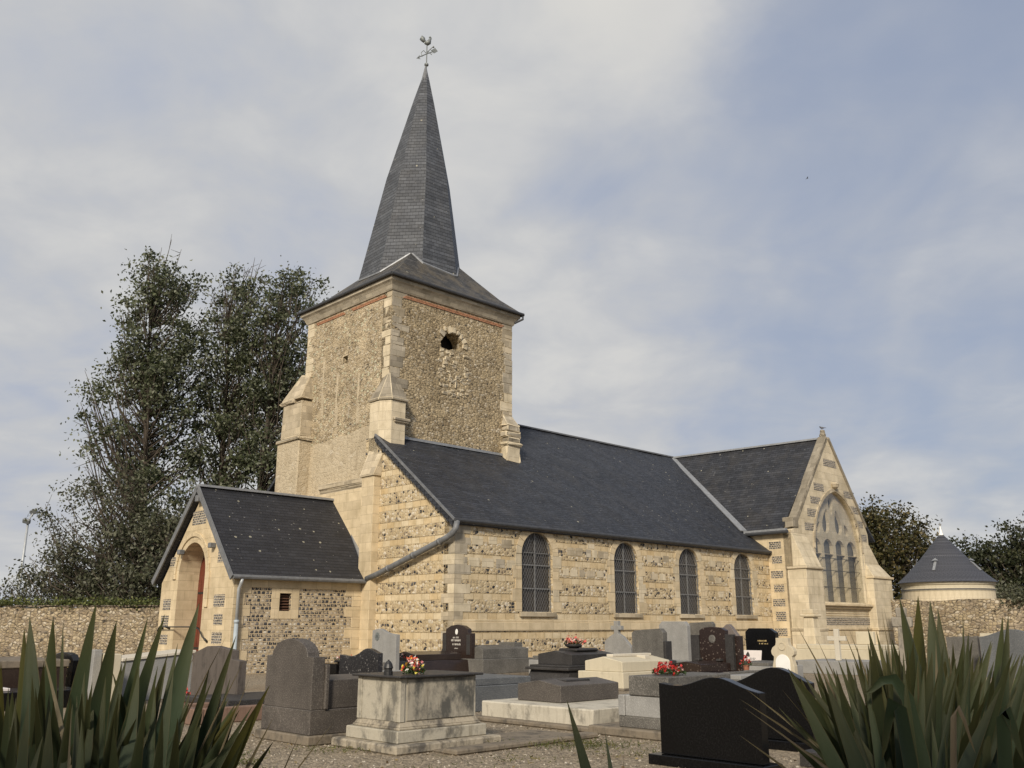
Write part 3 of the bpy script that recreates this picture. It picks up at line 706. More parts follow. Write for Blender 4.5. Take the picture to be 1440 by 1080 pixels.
for a0, a1 in ((5.0, 7.2), (7.9, 9.9)):
    y_ = a0; br = MB()
    while y_ < a1:
        br.box(TX0 - .03, TX0 + .02, y_, y_ + .20, 14.19, 14.25); br.box(TX0 - .026, TX0 + .02, y_ + .1, y_ + .3, 14.262, 14.32); y_ += .212
    br.build('brick_course', 'brick_red', tower)
cn = MB()
co_ = [(.05, 14.40), (.08, 14.46), (.13, 14.58), (.20, 14.68), (.27, 14.74), (.28, 14.84), (.24, 14.92)]
vs_ = [p for o_, za in co_ for p in ((TX0 - o_, TY0 - o_, za), (TX1 + o_, TY0 - o_, za), (TX1 + o_, TY1 + o_, za), (TX0 - o_, TY1 + o_, za))]
cn.add(vs_, [(3, 2, 1, 0), tuple(range(len(vs_) - 4, len(vs_)))] + [(i * 4 + j, i * 4 + (j + 1) % 4, i * 4 + 4 + (j + 1) % 4, i * 4 + 4 + j) for i in range(len(co_) - 1) for j in range(4)])
cn.build('cornice', 'limestone_grey', tower)
# buttresses at the three visible corners
b1 = MB()
fp = [(0, 5.15), (0, 4.55), (.28, 4.14), (.96, 4.14), (.96, 4.7), (.6, 5.15)]
b1.prism(fp, 'z', 5.0, 9.80, 0)
gr = lambda f, k_: [((x - .5) * k_ + .5, (y - 4.7) * k_ + 4.7) for x, y in f]
b1.prism(gr(fp, 1.13), 'z', 9.80, 9.90, 1)
tp = (.52, 4.66, 11.0); cap = [(x, y, 9.90) for x, y in gr(fp, 1.08)]
tops = [(.49, 4.95, 10.9), (.47, 4.66, 11.0), (.47, 4.59, 11.0), (.85, 4.59, 10.85), (.9, 4.7, 10.85), (.6, 5.0, 10.85)]
b1.add(cap + tops, [tuple(range(5, -1, -1)), tuple(range(6, 12))] + [(i, (i + 1) % 6, (i + 1) % 6 + 6, i + 6) for i in range(6)], 2)
b1.box(.36, 1.12, 4.02, 4.5, 9.02, 9.13, 1); b1.box(.40, 1.08, 4.06, 4.5, 8.95, 9.02, 1)
b1.build('buttress', ['limestone_pale', 'limestone_dark', 'limestone_dark'], tower, bevel=.02)
b2 = MB()
b2.box(6.42, 7.2, 4.22, 4.7, 8.2, 8.9, 0); b2.box(6.37, 7.26, 4.15, 4.7, 8.9, 9.02, 1)
[b2.box(6.46 + rnd.uniform(-.05, .08), 7.22 + rnd.uniform(-.08, .05), 4.27 + rnd.uniform(-.05, .08), 4.75, 9.02 + i * .26, 9.27 + i * .26, rnd.choice([0, 2, 2, 1])) for i in range(3)]
b2.add([(6.44, 4.26, 9.8), (7.24, 4.26, 9.8), (7.24, 4.75, 9.8), (6.44, 4.75, 9.8), (6.52, 4.57, 10.25), (7.1, 4.57, 10.25), (7.1, 4.75, 10.25), (6.52, 4.75, 10.25)], [(0, 3, 2, 1), (4, 5, 6, 7), (0, 1, 5, 4), (1, 2, 6, 5), (2, 3, 7, 6), (3, 0, 4, 7)], 2)
b2.box(7.02, 7.3, 4.55, 5.3, 9.1, 9.9, 2)
b2.build('buttress', ['limestone_pale', 'limestone_dark', 'limestone_grey'], tower, bevel=.05, jitter=.04, seg=2)
b3 = MB()
b3.box(-.12, .6, 10.0, 11.75, 0, 9.05, 0); b3.box(-.19, .6, 9.92, 11.8, 9.05, 9.2, 1)
b3.box(-.06, .6, 10.05, 11.6, 9.2, 10.75, 2); b3.box(-.16, .6, 10.6, 11.7, 10.75, 10.9, 1)
b3.add([(-.12, 10.05, 10.9), (-.12, 11.62, 10.9), (.6, 11.62, 10.9), (.6, 10.05, 10.9), (.36, 10.2, 11.9), (.36, 10.95, 12.1), (.6, 10.95, 12.1), (.6, 10.2, 11.9)], [(0, 1, 2, 3), (4, 7, 6, 5), (0, 4, 5, 1), (1, 5, 6, 2), (2, 6, 7, 3), (3, 7, 4, 0)], 2)
b3.build('buttress', ['lime_render', 'limestone_grey', 'limestone_old'], tower, bevel=.05, jitter=.035, seg=2)

# spire: low broach skirt and a tall octagon leaning a little
E0, E1, F0, F1, ZG = .17, 7.40, 4.26, 11.12, 14.97
PK = Vector((4.1, 7.4, 18.6))
sk = MB()
cs = [Vector((E0, F0, ZG)), Vector((E1, F0, ZG)), Vector((E1, F1, ZG)), Vector((E0, F1, ZG))]
rings = []
for t_, lift in ((0, 0), (.25, -.16), (.5, -.12), (1, 0)):
    rings.append([c_.lerp(PK, t_ * .92) + Vector((0, 0, lift)) for c_ in cs])
vs = [p for r_ in rings for p in r_]
sk.add(vs, [(3, 2, 1, 0), (12, 13, 14, 15)] + [(i * 4 + j, i * 4 + (j + 1) % 4, i * 4 + 4 + (j + 1) % 4, i * 4 + 4 + j) for i in range(3) for j in range(4)])
skirt = sk.build('spire_skirt', 'slate_skirt', CH)
tg = MB(); loop = [(E0 - .03, F0 - .03), (E1 + .03, F0 - .03), (E1 + .03, F1 + .03), (E0 - .03, F1 + .03)]
for i in range(4):
    a, b = loop[i], loop[(i + 1) % 4]; tg.tube([(*a, ZG - .04), (*b, ZG - .04)], .07, 8)
tg.tube([(E1, F0, ZG - .05), (E1 + .0, F0 - .02, ZG - .25), (E1 - .3, F0 + .2, ZG - .45)], .05, 8)
tg.build('gutter', 'dark_gutter', skirt)
sp = MB(); AP = Vector((4.12, 7.50, 27.55)); cb = Vector((3.82, 7.82, 15.4)); tw0 = R(22.5 - 5)
def octr(zz, rad): 
    t_ = (zz - cb.z) / (AP.z - cb.z); c_ = cb.lerp(AP, t_)
    return [(c_.x + rad * math.cos(tw0 + R(5) * t_ + i * math.pi / 4), c_.y + rad * math.sin(tw0 + R(5) * t_ + i * math.pi / 4), zz) for i in range(8)]
oz = [(15.4, 2.56), (17.0, 2.26), (21.4, 1.50), (25.7, .50), (26.9, .19)]
vs = [p for zz, r_ in oz for p in octr(zz, r_)] + [tuple(AP)]
nl = len(oz)
sp.add(vs, [tuple(range(7, -1, -1))] + [(i * 8 + j, i * 8 + (j + 1) % 8, i * 8 + 8 + (j + 1) % 8, i * 8 + 8 + j) for i in range(nl - 1) for j in range(8)] + [((nl - 1) * 8 + j, (nl - 1) * 8 + (j + 1) % 8, nl * 8) for j in range(8)])
spire = sp.build('spire', 'slate_spire', CH)
MB().lathe([(.34, 26.05), (.17, 26.95), (.035, 27.62), (.03, 27.75)], 8, (AP.x - .03, AP.y + .02, 0)).build('lead_cap', 'lead', spire)
# zinc flashing where the octagon meets the skirt: walk the line of intersection
def skz(x, y):
    best = 99
    for i in range(4):
        a, b = cs[i], cs[(i + 1) % 4]; n_ = (b - a).cross(PK - a)
        best = min(best, a.z - (n_.x * (x - a.x) + n_.y * (y - a.y)) / n_.z)
    return best
def sprad(zz):
    for (z0_, r0_), (z1_, r1_) in zip(oz, oz[1:]):
        if z0_ <= zz <= z1_: return r0_ + (r1_ - r0_) * (zz - z0_) / (z1_ - z0_)
    return oz[0][1] if zz < oz[0][0] else .1
fz = MB(); line = []
for i in range(97):
    th = 2 * math.pi * i / 96; lo_, hi_ = 15.0, 19.0
    def on(zz):
        t_ = (zz - cb.z) / (AP.z - cb.z); c_ = cb.lerp(AP, t_); a_ = (th - tw0 - R(5) * t_) % (math.pi / 4) - math.pi / 8
        r_ = sprad(zz) * math.cos(math.pi / 8) / math.cos(a_); return c_.x + r_ * math.cos(th), c_.y + r_ * math.sin(th)
    for _ in range(30):
        mid = (lo_ + hi_) / 2; x_, y_ = on(mid)
        if skz(x_, y_) - .10 > mid: lo_ = mid
        else: hi_ = mid
    x_, y_ = on(lo_); line.append((x_, y_, lo_))
fz.tube(line, .055, 6, cap=False); fz.build('flashing', 'zinc', spire)
# weathercock
wc = MB(); A = AP
wc.tube([(A.x, A.y, 27.5), (A.x, A.y, 28.95)], .026, 8); wc.lathe([(.03, 27.62), (.10, 27.68), (.10, 27.76), (.03, 27.82)], 10, (A.x, A.y, 0))
Dv = Vector((math.cos(R(-22)), math.sin(R(-22)), 0))   # arrow arm direction
P_ = lambda a, z_: A + Dv * a + Vector((0, 0, z_ - A.z))
wc.tube([P_(-.42, 28.02), P_(.42, 28.62)], .024, 6)
wc.add([P_(-.52, 27.93), P_(-.34, 28.18), P_(-.36, 28.0), P_(-.28, 27.95)], [(0, 1, 2, 3)])
wc.beam(P_(.30, 28.52), P_(.48, 28.68), .03, .2, Vector((0, 0, 1)))
for s_ in (-1, 1):
    wc.tube([P_(s_ * .03, 28.35), P_(s_ * .16, 28.55 + .08 * s_), P_(s_ * .28, 28.42 + .1 * s_), P_(s_ * .24, 28.22 + .12 * s_), P_(s_ * .15, 28.3 + .1 * s_)], .018, 6)
wc.tube([P_(0, 28.4), P_(.27, 28.75), P_(.34, 28.8)], [.02, .02, .06], 6)
wck = wc.build('weathercock', 'weather_copper', CH)
Rv = Vector((.72, -.69, 0))
def RP(a, z_, o=0.0):
    a, z_ = a * .72, 28.86 + (z_ - 29.0) * .72
    return Vector((A.x, A.y, 0)) + Rv * a + Vector((.69, .72, 0)) * o + Vector((0, 0, z_))
ck = MB()
ck.tube([RP(-.18, 29.22), RP(-.10, 29.12), RP(.02, 29.08), RP(.12, 29.14), RP(.17, 29.28), RP(.20, 29.40), RP(.22, 29.47)], [.03, .09, .13, .12, .08, .06, .05], 10)
ck.tube([RP(-.12, 29.14), RP(-.24, 29.28), RP(-.32, 29.42), RP(-.30, 29.50), RP(-.22, 29.46)], [.06, .10, .14, .12, .06], 10)
ck.tube([RP(.22, 29.45), RP(.32, 29.40)], [.045, .01], 6); ck.tube([RP(.12, 29.53), RP(.2, 29.57), RP(.28, 29.50)], [.02, .035, .015], 6)
ck.build('cockerel', 'weather_copper', wck, smooth=True)

# ---------------------------------------------------------------- porch
PX, PY0, PY1, PE = -5.24, 4.82, 10.34, 3.0
PM, PR = 7.60, 6.20
pr = MB().prism([(PX, 0), (0.0, 0), (0.0, 3.05), (PX, 3.05)], 'y', PY0, PY0 + .4)
lw = [(-3.55, 1.98), (-3.13, 1.98), (-3.13, 2.55), (-3.55, 2.55)]
pw = MB().plate([(PX + .02, 0), (-.02, 0), (-.02, 3.0), (PX + .02, 3.0)], [lw], 'y', PY0, PY0 + .45).build('porch_wall', 'flint_rows', CH)
MB().box(PX + .2, 0, PY1 - .45, PY1, 0, 3.0).build('porch_wall', 'flint_rows', CH)
dr = MB()
z = 0.0; k = 0
while z < 2.7:
    h = .36; dr.box(PX - .012, PX + (.62 if k % 2 else .40), PY0 - .018, PY0 + .02, z, z + h - .006, 0)
    dr.box(-(.95 if k % 2 else .66), -.02, PY0 - .018, PY0 + .02, z, z + h - .006, 0); z += h; k += 1
dr.box(PX - .012, -.02, PY0 - .022, PY0 + .02, 2.72, 3.02, 0)
for (a, b, c_, e) in [(-3.86, -3.56, 1.72, 2.715), (-3.12, -2.82, 1.72, 2.715), (-3.555, -3.125, 1.72, 1.975), (-3.555, -3.125, 2.555, 2.715)]: dr.box(a, b, PY0 - .016, PY0 + .02, c_, e, 0)
dr.build('dressing', ['limestone'], pw, bevel=.006)
lv = MB()
lv.box(-3.55, -3.13, PY0 + .3, PY0 + .34, 1.98, 2.55)
for i in range(6): lv.add([(-3.55, PY0 + .08, 2.0 + i * .092), (-3.13, PY0 + .08, 2.0 + i * .092), (-3.13, PY0 + .2, 2.06 + i * .092), (-3.55, PY0 + .2, 2.06 + i * .092), (-3.55, PY0 + .08, 2.02 + i * .092), (-3.13, PY0 + .08, 2.02 + i * .092), (-3.13, PY0 + .2, 2.08 + i * .092), (-3.55, PY0 + .2, 2.08 + i * .092)], [(0, 3, 2, 1), (4, 5, 6, 7), (0, 1, 5, 4), (1, 2, 6, 5), (2, 3, 7, 6), (3, 0, 4, 7)])
lv.build('louvre', 'louvre_wood', pw)
AC, AH = 7.98, 1.02
pa = arch(AC, 0, AH, 3.28, 1.06)
gb = MB().plate([(PY0 + .01, 0), (PY1 - .01, 0), (PY1 - .01, 3.0), (PM, PR - .18), (PY0 + .01, 3.0)], [pa], 'x', PX, PX + .78).build('porch_gable', 'limestone', CH)
hm = MB()
prev = None
for i in range(19):
    a = math.pi * (i / 18) ; o1 = (AC + (AH + .20) * math.cos(a), 3.28 + (AH + .24) * math.sin(a)); o2 = (AC + (AH + .34) * math.cos(a), 3.28 + (AH + .38) * math.sin(a))
    if prev: hm.prism([prev[0], o1, o2, prev[1]], 'x', PX - .055, PX + .02)
    prev = (o1, o2)
hm.box(PX - .06, PX + .02, AC - AH - .40, AC - AH - .18, 2.1, 3.28); hm.box(PX - .06, PX + .02, AC + AH + .18, AC + AH + .40, 3.1, 3.28)
hm.build('hood_mould', 'limestone', gb, bevel=.012)
fp_ = MB()
for (y0_, y1_, z0_, z1_) in [(7.2, 8.25, 4.95, 5.42), (5.55, 6.1, 3.55, 3.95), (9.35, 9.75, 3.55, 3.9), (5.4, 6.15, 2.1, 2.5), (5.45, 6.05, 1.52, 1.88), (5.4, 6.1, .92, 1.3), (5.45, 6.0, .3, .65), (9.45, 10.05, 2.05, 2.42), (9.5, 10.1, 1.48, 1.85), (9.45, 10.05, .85, 1.2), (9.5, 10.05, .25, .6)]:
    fp_.box(PX - .008, PX + .02, y0_, y1_, z0_, z1_)
fp_.build_each('flint_panel', 'knapped_flint', gb)
dd = MB().prism([(y, z_) for y, z_ in arch(AC, 0.05, AH + .05, 3.28, 1.08)], 'x', PX + .79, PX + .87).build('door', 'door_red', CH)
dp = MB()
for i in range(8): dp.box(PX + .765, PX + .79, AC - AH + .02 + i * .255, AC - AH + .25 + i * .255, .1, 3.1)
for z_ in (.7, 2.6): dp.box(PX + .75, PX + .766, AC - AH + .05, AC + AH - .05, z_, z_ + .07, 1)
dp.build('door_board', ['door_red', 'iron'], dd)
st = MB(); st.box(PX - .55, PX, AC - 1.5, AC + 1.9, 0, .17); st.box(PX - .28, PX - .002, AC - 1.2, AC + 1.6, .17, .33); st.build('step', 'concrete_cream', CH, bevel=.015)
hr = MB(); hr.tube([(PX - .02, 10.1, 1.25), (PX - .14, 10.02, 1.32), (PX - .16, 9.85, 1.46), (PX - .16, 7.05, 1.46), (PX - .16, 6.72, 1.38), (PX - .16, 6.45, 1.15), (PX - .10, 6.35, 1.05)], .022, 8)
for y_ in (9.85, 9.3, 7.05): hr.tube([(PX - .16, y_, 1.46), (PX - .01, y_, 1.40)], .035, 8)
hr.tube([(PX - .12, 6.36, 1.08), (PX - .01, 6.36, .98)], .04, 8)
hr.build('handrail', 'iron', CH, smooth=True)
pf = MB(); k_ = (PR + .06 - 3.06) / (PM - 4.60); pz = lambda y: 3.06 + k_ * (y - 4.60)
pf.slab([(PX - .22, 4.60, 3.06), (-.30, 4.60, 3.06), (-.02, 5.0, pz(5.0)), (.48, 6.2, pz(6.2)), (.48, PM, PR + .06), (PX - .22, PM, PR + .06)], .12)
pf.slab([(PX - .22, PM, PR + .06), (.48, PM, PR + .06), (.48, 2 * PM - 4.60, 3.06), (PX - .22, 2 * PM - 4.60, 3.06)], .12)
prf = pf.build('porch_roof', 'slate_porch', CH)
rc = MB(); rc.beam((PX - .24, PM, PR + .10), (.46, PM, PR + .10), .22, .08)
for s_ in (-1, 1):
    yb = PM - s_ * (PM - 4.58)
    rc.beam((PX - .235, yb, 3.0), (PX - .235, PM, PR + .03), .05, .20, (0, 0, 1), 1)
rc.beam((-.05, 5.02, pz(5.0) + .06), (.45, 7.5, pz(7.5) + .07), .12, .06, mi=0)
rc.build('ridge_cap', ['zinc', 'lead'], prf)
pg = MB(); pg.tube([(PX - .2, 4.54, 3.03), (-.3, 4.54, 3.03)], .075, 8)
pg.build('gutter', 'lead', prf)
pgt = MB()
for x_, z_ in ((8.75, 3.9), (6.4, 4.0)): pgt.box(PX - .22, PX, x_ - .09, x_ + .09, z_ + .05, z_ + .22)
pgt.box(PX - .25, PX, PM - .12, PM + .12, 5.72, 5.95); pgt.build_each('purlin_end', 'lead', prf, bevel=.02)
dw = MB(); dw.tube([(PX + .12, 4.54, 2.98), (PX + .12, 4.60, 2.82), (PX + .12, 4.72, 2.66), (PX + .12, 4.72, 1.55)], .055, 10, 0); dw.tube([(PX + .12, 4.72, 1.6), (PX + .12, 4.72, .12), (PX + .15, 4.55, .05)], .07, 10, 1); dw.tube([(PX + .12, 4.72, 1.58), (PX + .12, 4.72, 1.68)], .085, 10, 1)
dw.build('downpipe', ['galvanised', 'pale_pipe'], CH, smooth=True)

# ---------------------------------------------------------------- transept
WX, SY, EX = 19.6, -1.25, 27.6
ZT, XM, ZA = 6.05, 24.0, 10.95
tc, th_ = 24.3, 2.45
tz0, tzs, trs = 2.62, 5.15, 2.95
hole = arch(tc, tz0, th_, tzs, trs, 12, True)
tg_ = MB().plate([(WX, 0), (EX, 0), (EX, ZT + .1), (27.4, ZT + .45), (XM, ZA), (20.25, ZT + .35), (20.05, ZT), (WX, ZT - .3)], [hole], 'y', SY, SY + .40).build('transept_gable', 'limestone_pale', CH)
MB().box(WX, WX + .6, SY + .004, 1.1, 0, 5.85).build('transept_wall', 'limestone', CH)
MB().box(EX - .6, EX - .004, SY + .7, 3, 0, 5.9).build('transept_wall', 'limestone', CH)
fq = MB()
for i, z_ in enumerate((5.02, 4.33, 3.66, 3.02, 2.36, 1.72, 1.05)):
    fq.box(WX - .008, WX + .02, -.70, -.08 - (.1 if i % 2 else 0), z_, z_ + (.34 if i != 5 else .42))
fq.build_each('flint_panel', 'knapped_flint', CH)
gp = MB()
def gpan(x0, x1, z0_, z1_): gp.box(x0, x1, SY - .010, SY + .02, z0_, z1_)
gpan(23.4, 24.7, 9.35, 9.72)
for (x0, x1, zc) in ((22.2, 23.2, 8.0), (21.75, 22.75, 7.3), (21.35, 22.3, 6.65), (21.0, 22.15, 5.95), (25.3, 26.25, 7.9), (25.95, 26.8, 7.15), (26.35, 27.15, 6.45), (26.6, 27.45, 5.75)): gpan(x0, x1, zc, zc + .37)
gpan(22.1, 26.95, 1.52, 1.90)
gp.build_each('flint_panel', 'knapped_flint', tg_)
tm = MB()
tm.box(21.6, 27.35, SY - .26, SY + .02, 2.42, 2.56, 0); tm.box(21.75, 27.2, SY - .14, SY + .02, 2.30, 2.42, 0)
for z_ in (2.17, 2.06, 1.95): tm.box(21.95, 27.0, SY - .03, SY + .02, z_, z_ + .055, 1)
tm.box(21.1, 27.6, SY - .10, SY + .02, 1.28, 1.40, 0); tm.box(21.1, 27.6, SY - .06, SY + .02, 0, 1.28, 0)
tm.build('ledge', ['limestone', 'limestone_old'], tg_, bevel=.03)
cp = MB()
def rake(x0, z0_, x1, z1_, wd=.2): cp.beam((x0, SY + .17, z0_ + .03), (x1, SY + .17, z1_ + .03), .47, wd, (0, 0, 1))
rake(20.05, ZT + .14, XM - .10, ZA - .1); rake(27.45, ZT + .46, XM + .10, ZA - .1)
cp.box(19.78, 20.32, SY - .06, SY + .5, ZT - .05, ZT + .42)
cp.lathe([(.13, ZA - .05), (.18, ZA + .12), (.11, ZA + .22), (.14, ZA + .30), (.06, ZA + .38)], 10, (XM, SY + .2, 0))
cp.build('coping', 'limestone_dark', tg_, bevel=.03, jitter=.02)
hood = MB(); ho, hi_ = arch(tc, tz0, th_ + .16, tzs, trs + .20, 12, True), arch(tc, tz0, th_ + .02, tzs, trs + .03, 12, True)
for i in range(2, len(ho) - 1): hood.prism([hi_[i], ho[i], ho[i + 1], hi_[i + 1]], 'y', SY - .05, SY + .02)
hood.lathe([(.04, 8.22), (.18, 8.32), (.24, 8.48), (.10, 8.58)], 8, (tc - .05, SY - .08, 0))
hood.build('hood_mould', 'limestone_old', tg_)
# tracery: four lights under flowing heads, a clear protective sheet in front
bw = MB().prism(arch(tc, tz0 - .02, th_ + .02, tzs, trs, 12, True), 'y', SY + .48, SY + .51).build('great_window', 'pale_glass', CH)
tr = MB()
lh = th_ / 2
def ring(poly, wd, y0_, y1_):
    """outline bar following a closed 2-D polyline"""
    for i in range(len(poly)):
        a, b = poly[i], poly[(i + 1) % len(poly)]
        tr.beam((a[0], (y0_ + y1_) / 2, a[1]), (b[0], (y0_ + y1_) / 2, b[1]), y1_ - y0_, wd, (b[1] - a[1], 0, -(b[0] - a[0])))
for i in (-1, 0, 1): tr.box(tc + i * lh - .13, tc + i * lh + .13, SY + .25, SY + .46, tz0, tzs + .25)
for i in range(4):
    cx_ = tc - th_ + lh * (i + .5); ap = arch(cx_, tzs - .4, lh / 2 - .06, tzs - .05, .62, 6, True)
    plate_o = [(cx_ - lh / 2, tzs - .2), (cx_ + lh / 2, tzs - .2), (cx_ + lh / 2, tzs + .75), (cx_ - lh / 2, tzs + .75)]
    hl = [(cx_ - lh / 2 + .1, tzs - .18), (cx_ + lh / 2 - .1, tzs - .18)] + [p for p in ap[2:]]
    tr.plate(plate_o, [hl], 'y', SY + .27, SY + .44)
def drop(cx_, cz_, ang, L_, wd):
    pts = []
    for i in range(20):
        a = 2 * math.pi * i / 20; r_ = wd * math.sin(a) * (1 - .45 * math.cos(a)); l_ = L_ * math.cos(a)
        pts.append((cx_ + l_ * math.sin(ang) + r_ * math.cos(ang), cz_ + l_ * math.cos(ang) - r_ * math.sin(ang)))
    return pts
upper = [p for p in arch(tc, tzs + .74, th_ - .02, tzs, trs, 12, True) if p[1] > tzs + .735]
hs = [drop(tc - .62, tzs + 1.45, .22, .62, .33), drop(tc + .62, tzs + 1.45, -.22, .62, .33), drop(tc, tzs + 2.25, math.pi, .45, .22), drop(tc - 1.45, tzs + 1.1, .5, .32, .18), drop(tc + 1.45, tzs + 1.1, -.5, .32, .18)]
tr.plate(upper, hs, 'y', SY + .27, SY + .44)
tr.build('tracery', 'limestone_pale', bw)
ib = MB()
for z_ in (3.35, 4.15, 4.75): ib.box(tc - th_, tc + th_, SY + .2, SY + .23, z_ - .012, z_ + .012)
ib.build('iron_bar', 'iron', bw)
MB().prism(arch(tc, tz0, th_ - .01, tzs, trs, 12, True), 'y', SY + .10, SY + .112).build('protective_sheet', 'clear_sheet', bw)
# buttresses
tb = MB()
tb.box(WX - .03, 21.1, SY - .66, SY + .3, 0, 4.05, 0); tb.box(WX - .10, 21.08, SY - .74, SY + .3, 4.05, 4.15, 1)
tb.add([(WX - .06, SY - .70, 4.15), (21.02, SY - .70, 4.15), (21.02, SY, 4.15), (WX - .06, SY, 4.15), (WX - .02, SY - .06, 5.7), (20.95, SY - .06, 5.7), (20.95, SY, 5.7), (WX - .02, SY, 5.7)], [(0, 3, 2, 1), (4, 5, 6, 7), (0, 1, 5, 4), (1, 2, 6, 5), (2, 3, 7, 6), (3, 0, 4, 7)], 2)
tb.box(WX - .10, 21.08, SY - .74, SY + .3, 1.26, 1.40, 1); tb.box(WX - .07, 21.05, SY - .71, SY + .3, 0, 1.26, 0)
tb.build('buttress', ['limestone_pale', 'limestone_old', 'limestone_pale'], CH, bevel=.02)
tb = MB()
tb.prism([(26.9, 0), (29.15, 0), (29.15, 4.0), (27.62, 5.6), (26.9, 5.6)], 'y', SY - .03, SY + .9, 0)
tb.box(26.9, 29.25, SY - .45, SY + .9, 3.86, 3.98, 1); tb.box(26.95, 29.1, SY - .38, SY + .2, 0, 3.86, 0)
tb.add([(26.95, SY - .40, 3.98), (29.05, SY - .40, 3.98), (29.05, SY, 3.98), (26.95, SY, 3.98), (27.0, SY - .035, 4.6), (28.6, SY - .035, 4.6), (28.6, SY, 4.6), (27.0, SY, 4.6)], [(0, 3, 2, 1), (4, 5, 6, 7), (0, 1, 5, 4), (1, 2, 6, 5), (2, 3, 7, 6), (3, 0, 4, 7)], 0)
tb.box(26.9, 29.2, SY - .44, SY + .9, 1.26, 1.40, 1)
tb.build('buttress', ['limestone_pale', 'limestone'], CH, bevel=.02)
# roof of the transept
RX0, RX1 = 23.0, 24.0
tr_ = MB()
tr_.slab([(19.45, SY + .35, 5.92), (RX1, SY + .35, 10.85), (RX0, 7.75, 10.83)], .12)
tr_.slab([(19.45, SY + .35, 5.92), (RX0, 7.75, 10.83), (19.45, 1.15, 5.90)], .12)
tr_.slab([(RX1, SY + .35, 10.85), (29.2, SY + .35, 5.95), (29.2, 1.2, 5.95), (RX0, 7.75, 10.83)], .12)
trf = tr_.build('transept_roof', 'slate_transept', CH)
rc = MB(); rc.beam((RX1, SY + .4, 10.88), (RX0, 7.8, 10.86), .26, .09)
rc.beam((19.35, 1.1, 5.95), (RX0, 7.75, 10.92), .36, .05); rc.box(19.32, 19.5, SY + .1, 1.1, 5.80, 5.93); rc.build('valley_flashing', 'zinc', trf)
MB().tube([(19.34, SY + .0, 5.76), (19.34, 1.0, 5.76)], .085, 8).build('gutter', 'dark_gutter', trf)

# ---------------------------------------------------------------- leaves, trees, plants
def leaf_mesh(name, mat, C_, size, parent=None, seed=0, aspect=.62, up=0.0, fold=.12):
    r = np.random.RandomState(seed); n = len(C_)
    nv = r.normal(size=(n, 3)); nv[:, 2] += up; nv /= np.linalg.norm(nv, axis=1)[:, None]
    a = np.cross(nv, r.normal(size=(n, 3))); a /= np.linalg.norm(a, axis=1)[:, None]; b = np.cross(nv, a)
    s_ = (size * r.uniform(.65, 1.3, n))[:, None]
    v0 = C_ - a * s_ * .5; v1 = C_ + b * s_ * aspect * .5 + nv * s_ * fold; v2 = C_ + a * s_ * .5; v3 = C_ - b * s_ * aspect * .5 + nv * s_ * fold
    vs = np.stack([v0, v1, v2, v3], 1).reshape(-1, 3)
    me = bpy.data.meshes.new(name); me.vertices.add(4 * n); me.vertices.foreach_set('co', vs.astype(np.float32).ravel())
    me.loops.add(4 * n); me.loops.foreach_set('vertex_index', np.arange(4 * n, dtype=np.int32))
    me.polygons.add(n); me.polygons.foreach_set('loop_start', np.arange(0, 4 * n, 4, dtype=np.int32)); me.polygons.foreach_set('loop_total', np.full(n, 4, np.int32))
    me.materials.append(MATS[mat]); me.update(calc_edges=True); me.validate()
    o = bpy.data.objects.new(name, me); COL.objects.link(o)
    if parent: o.parent = parent
    return o

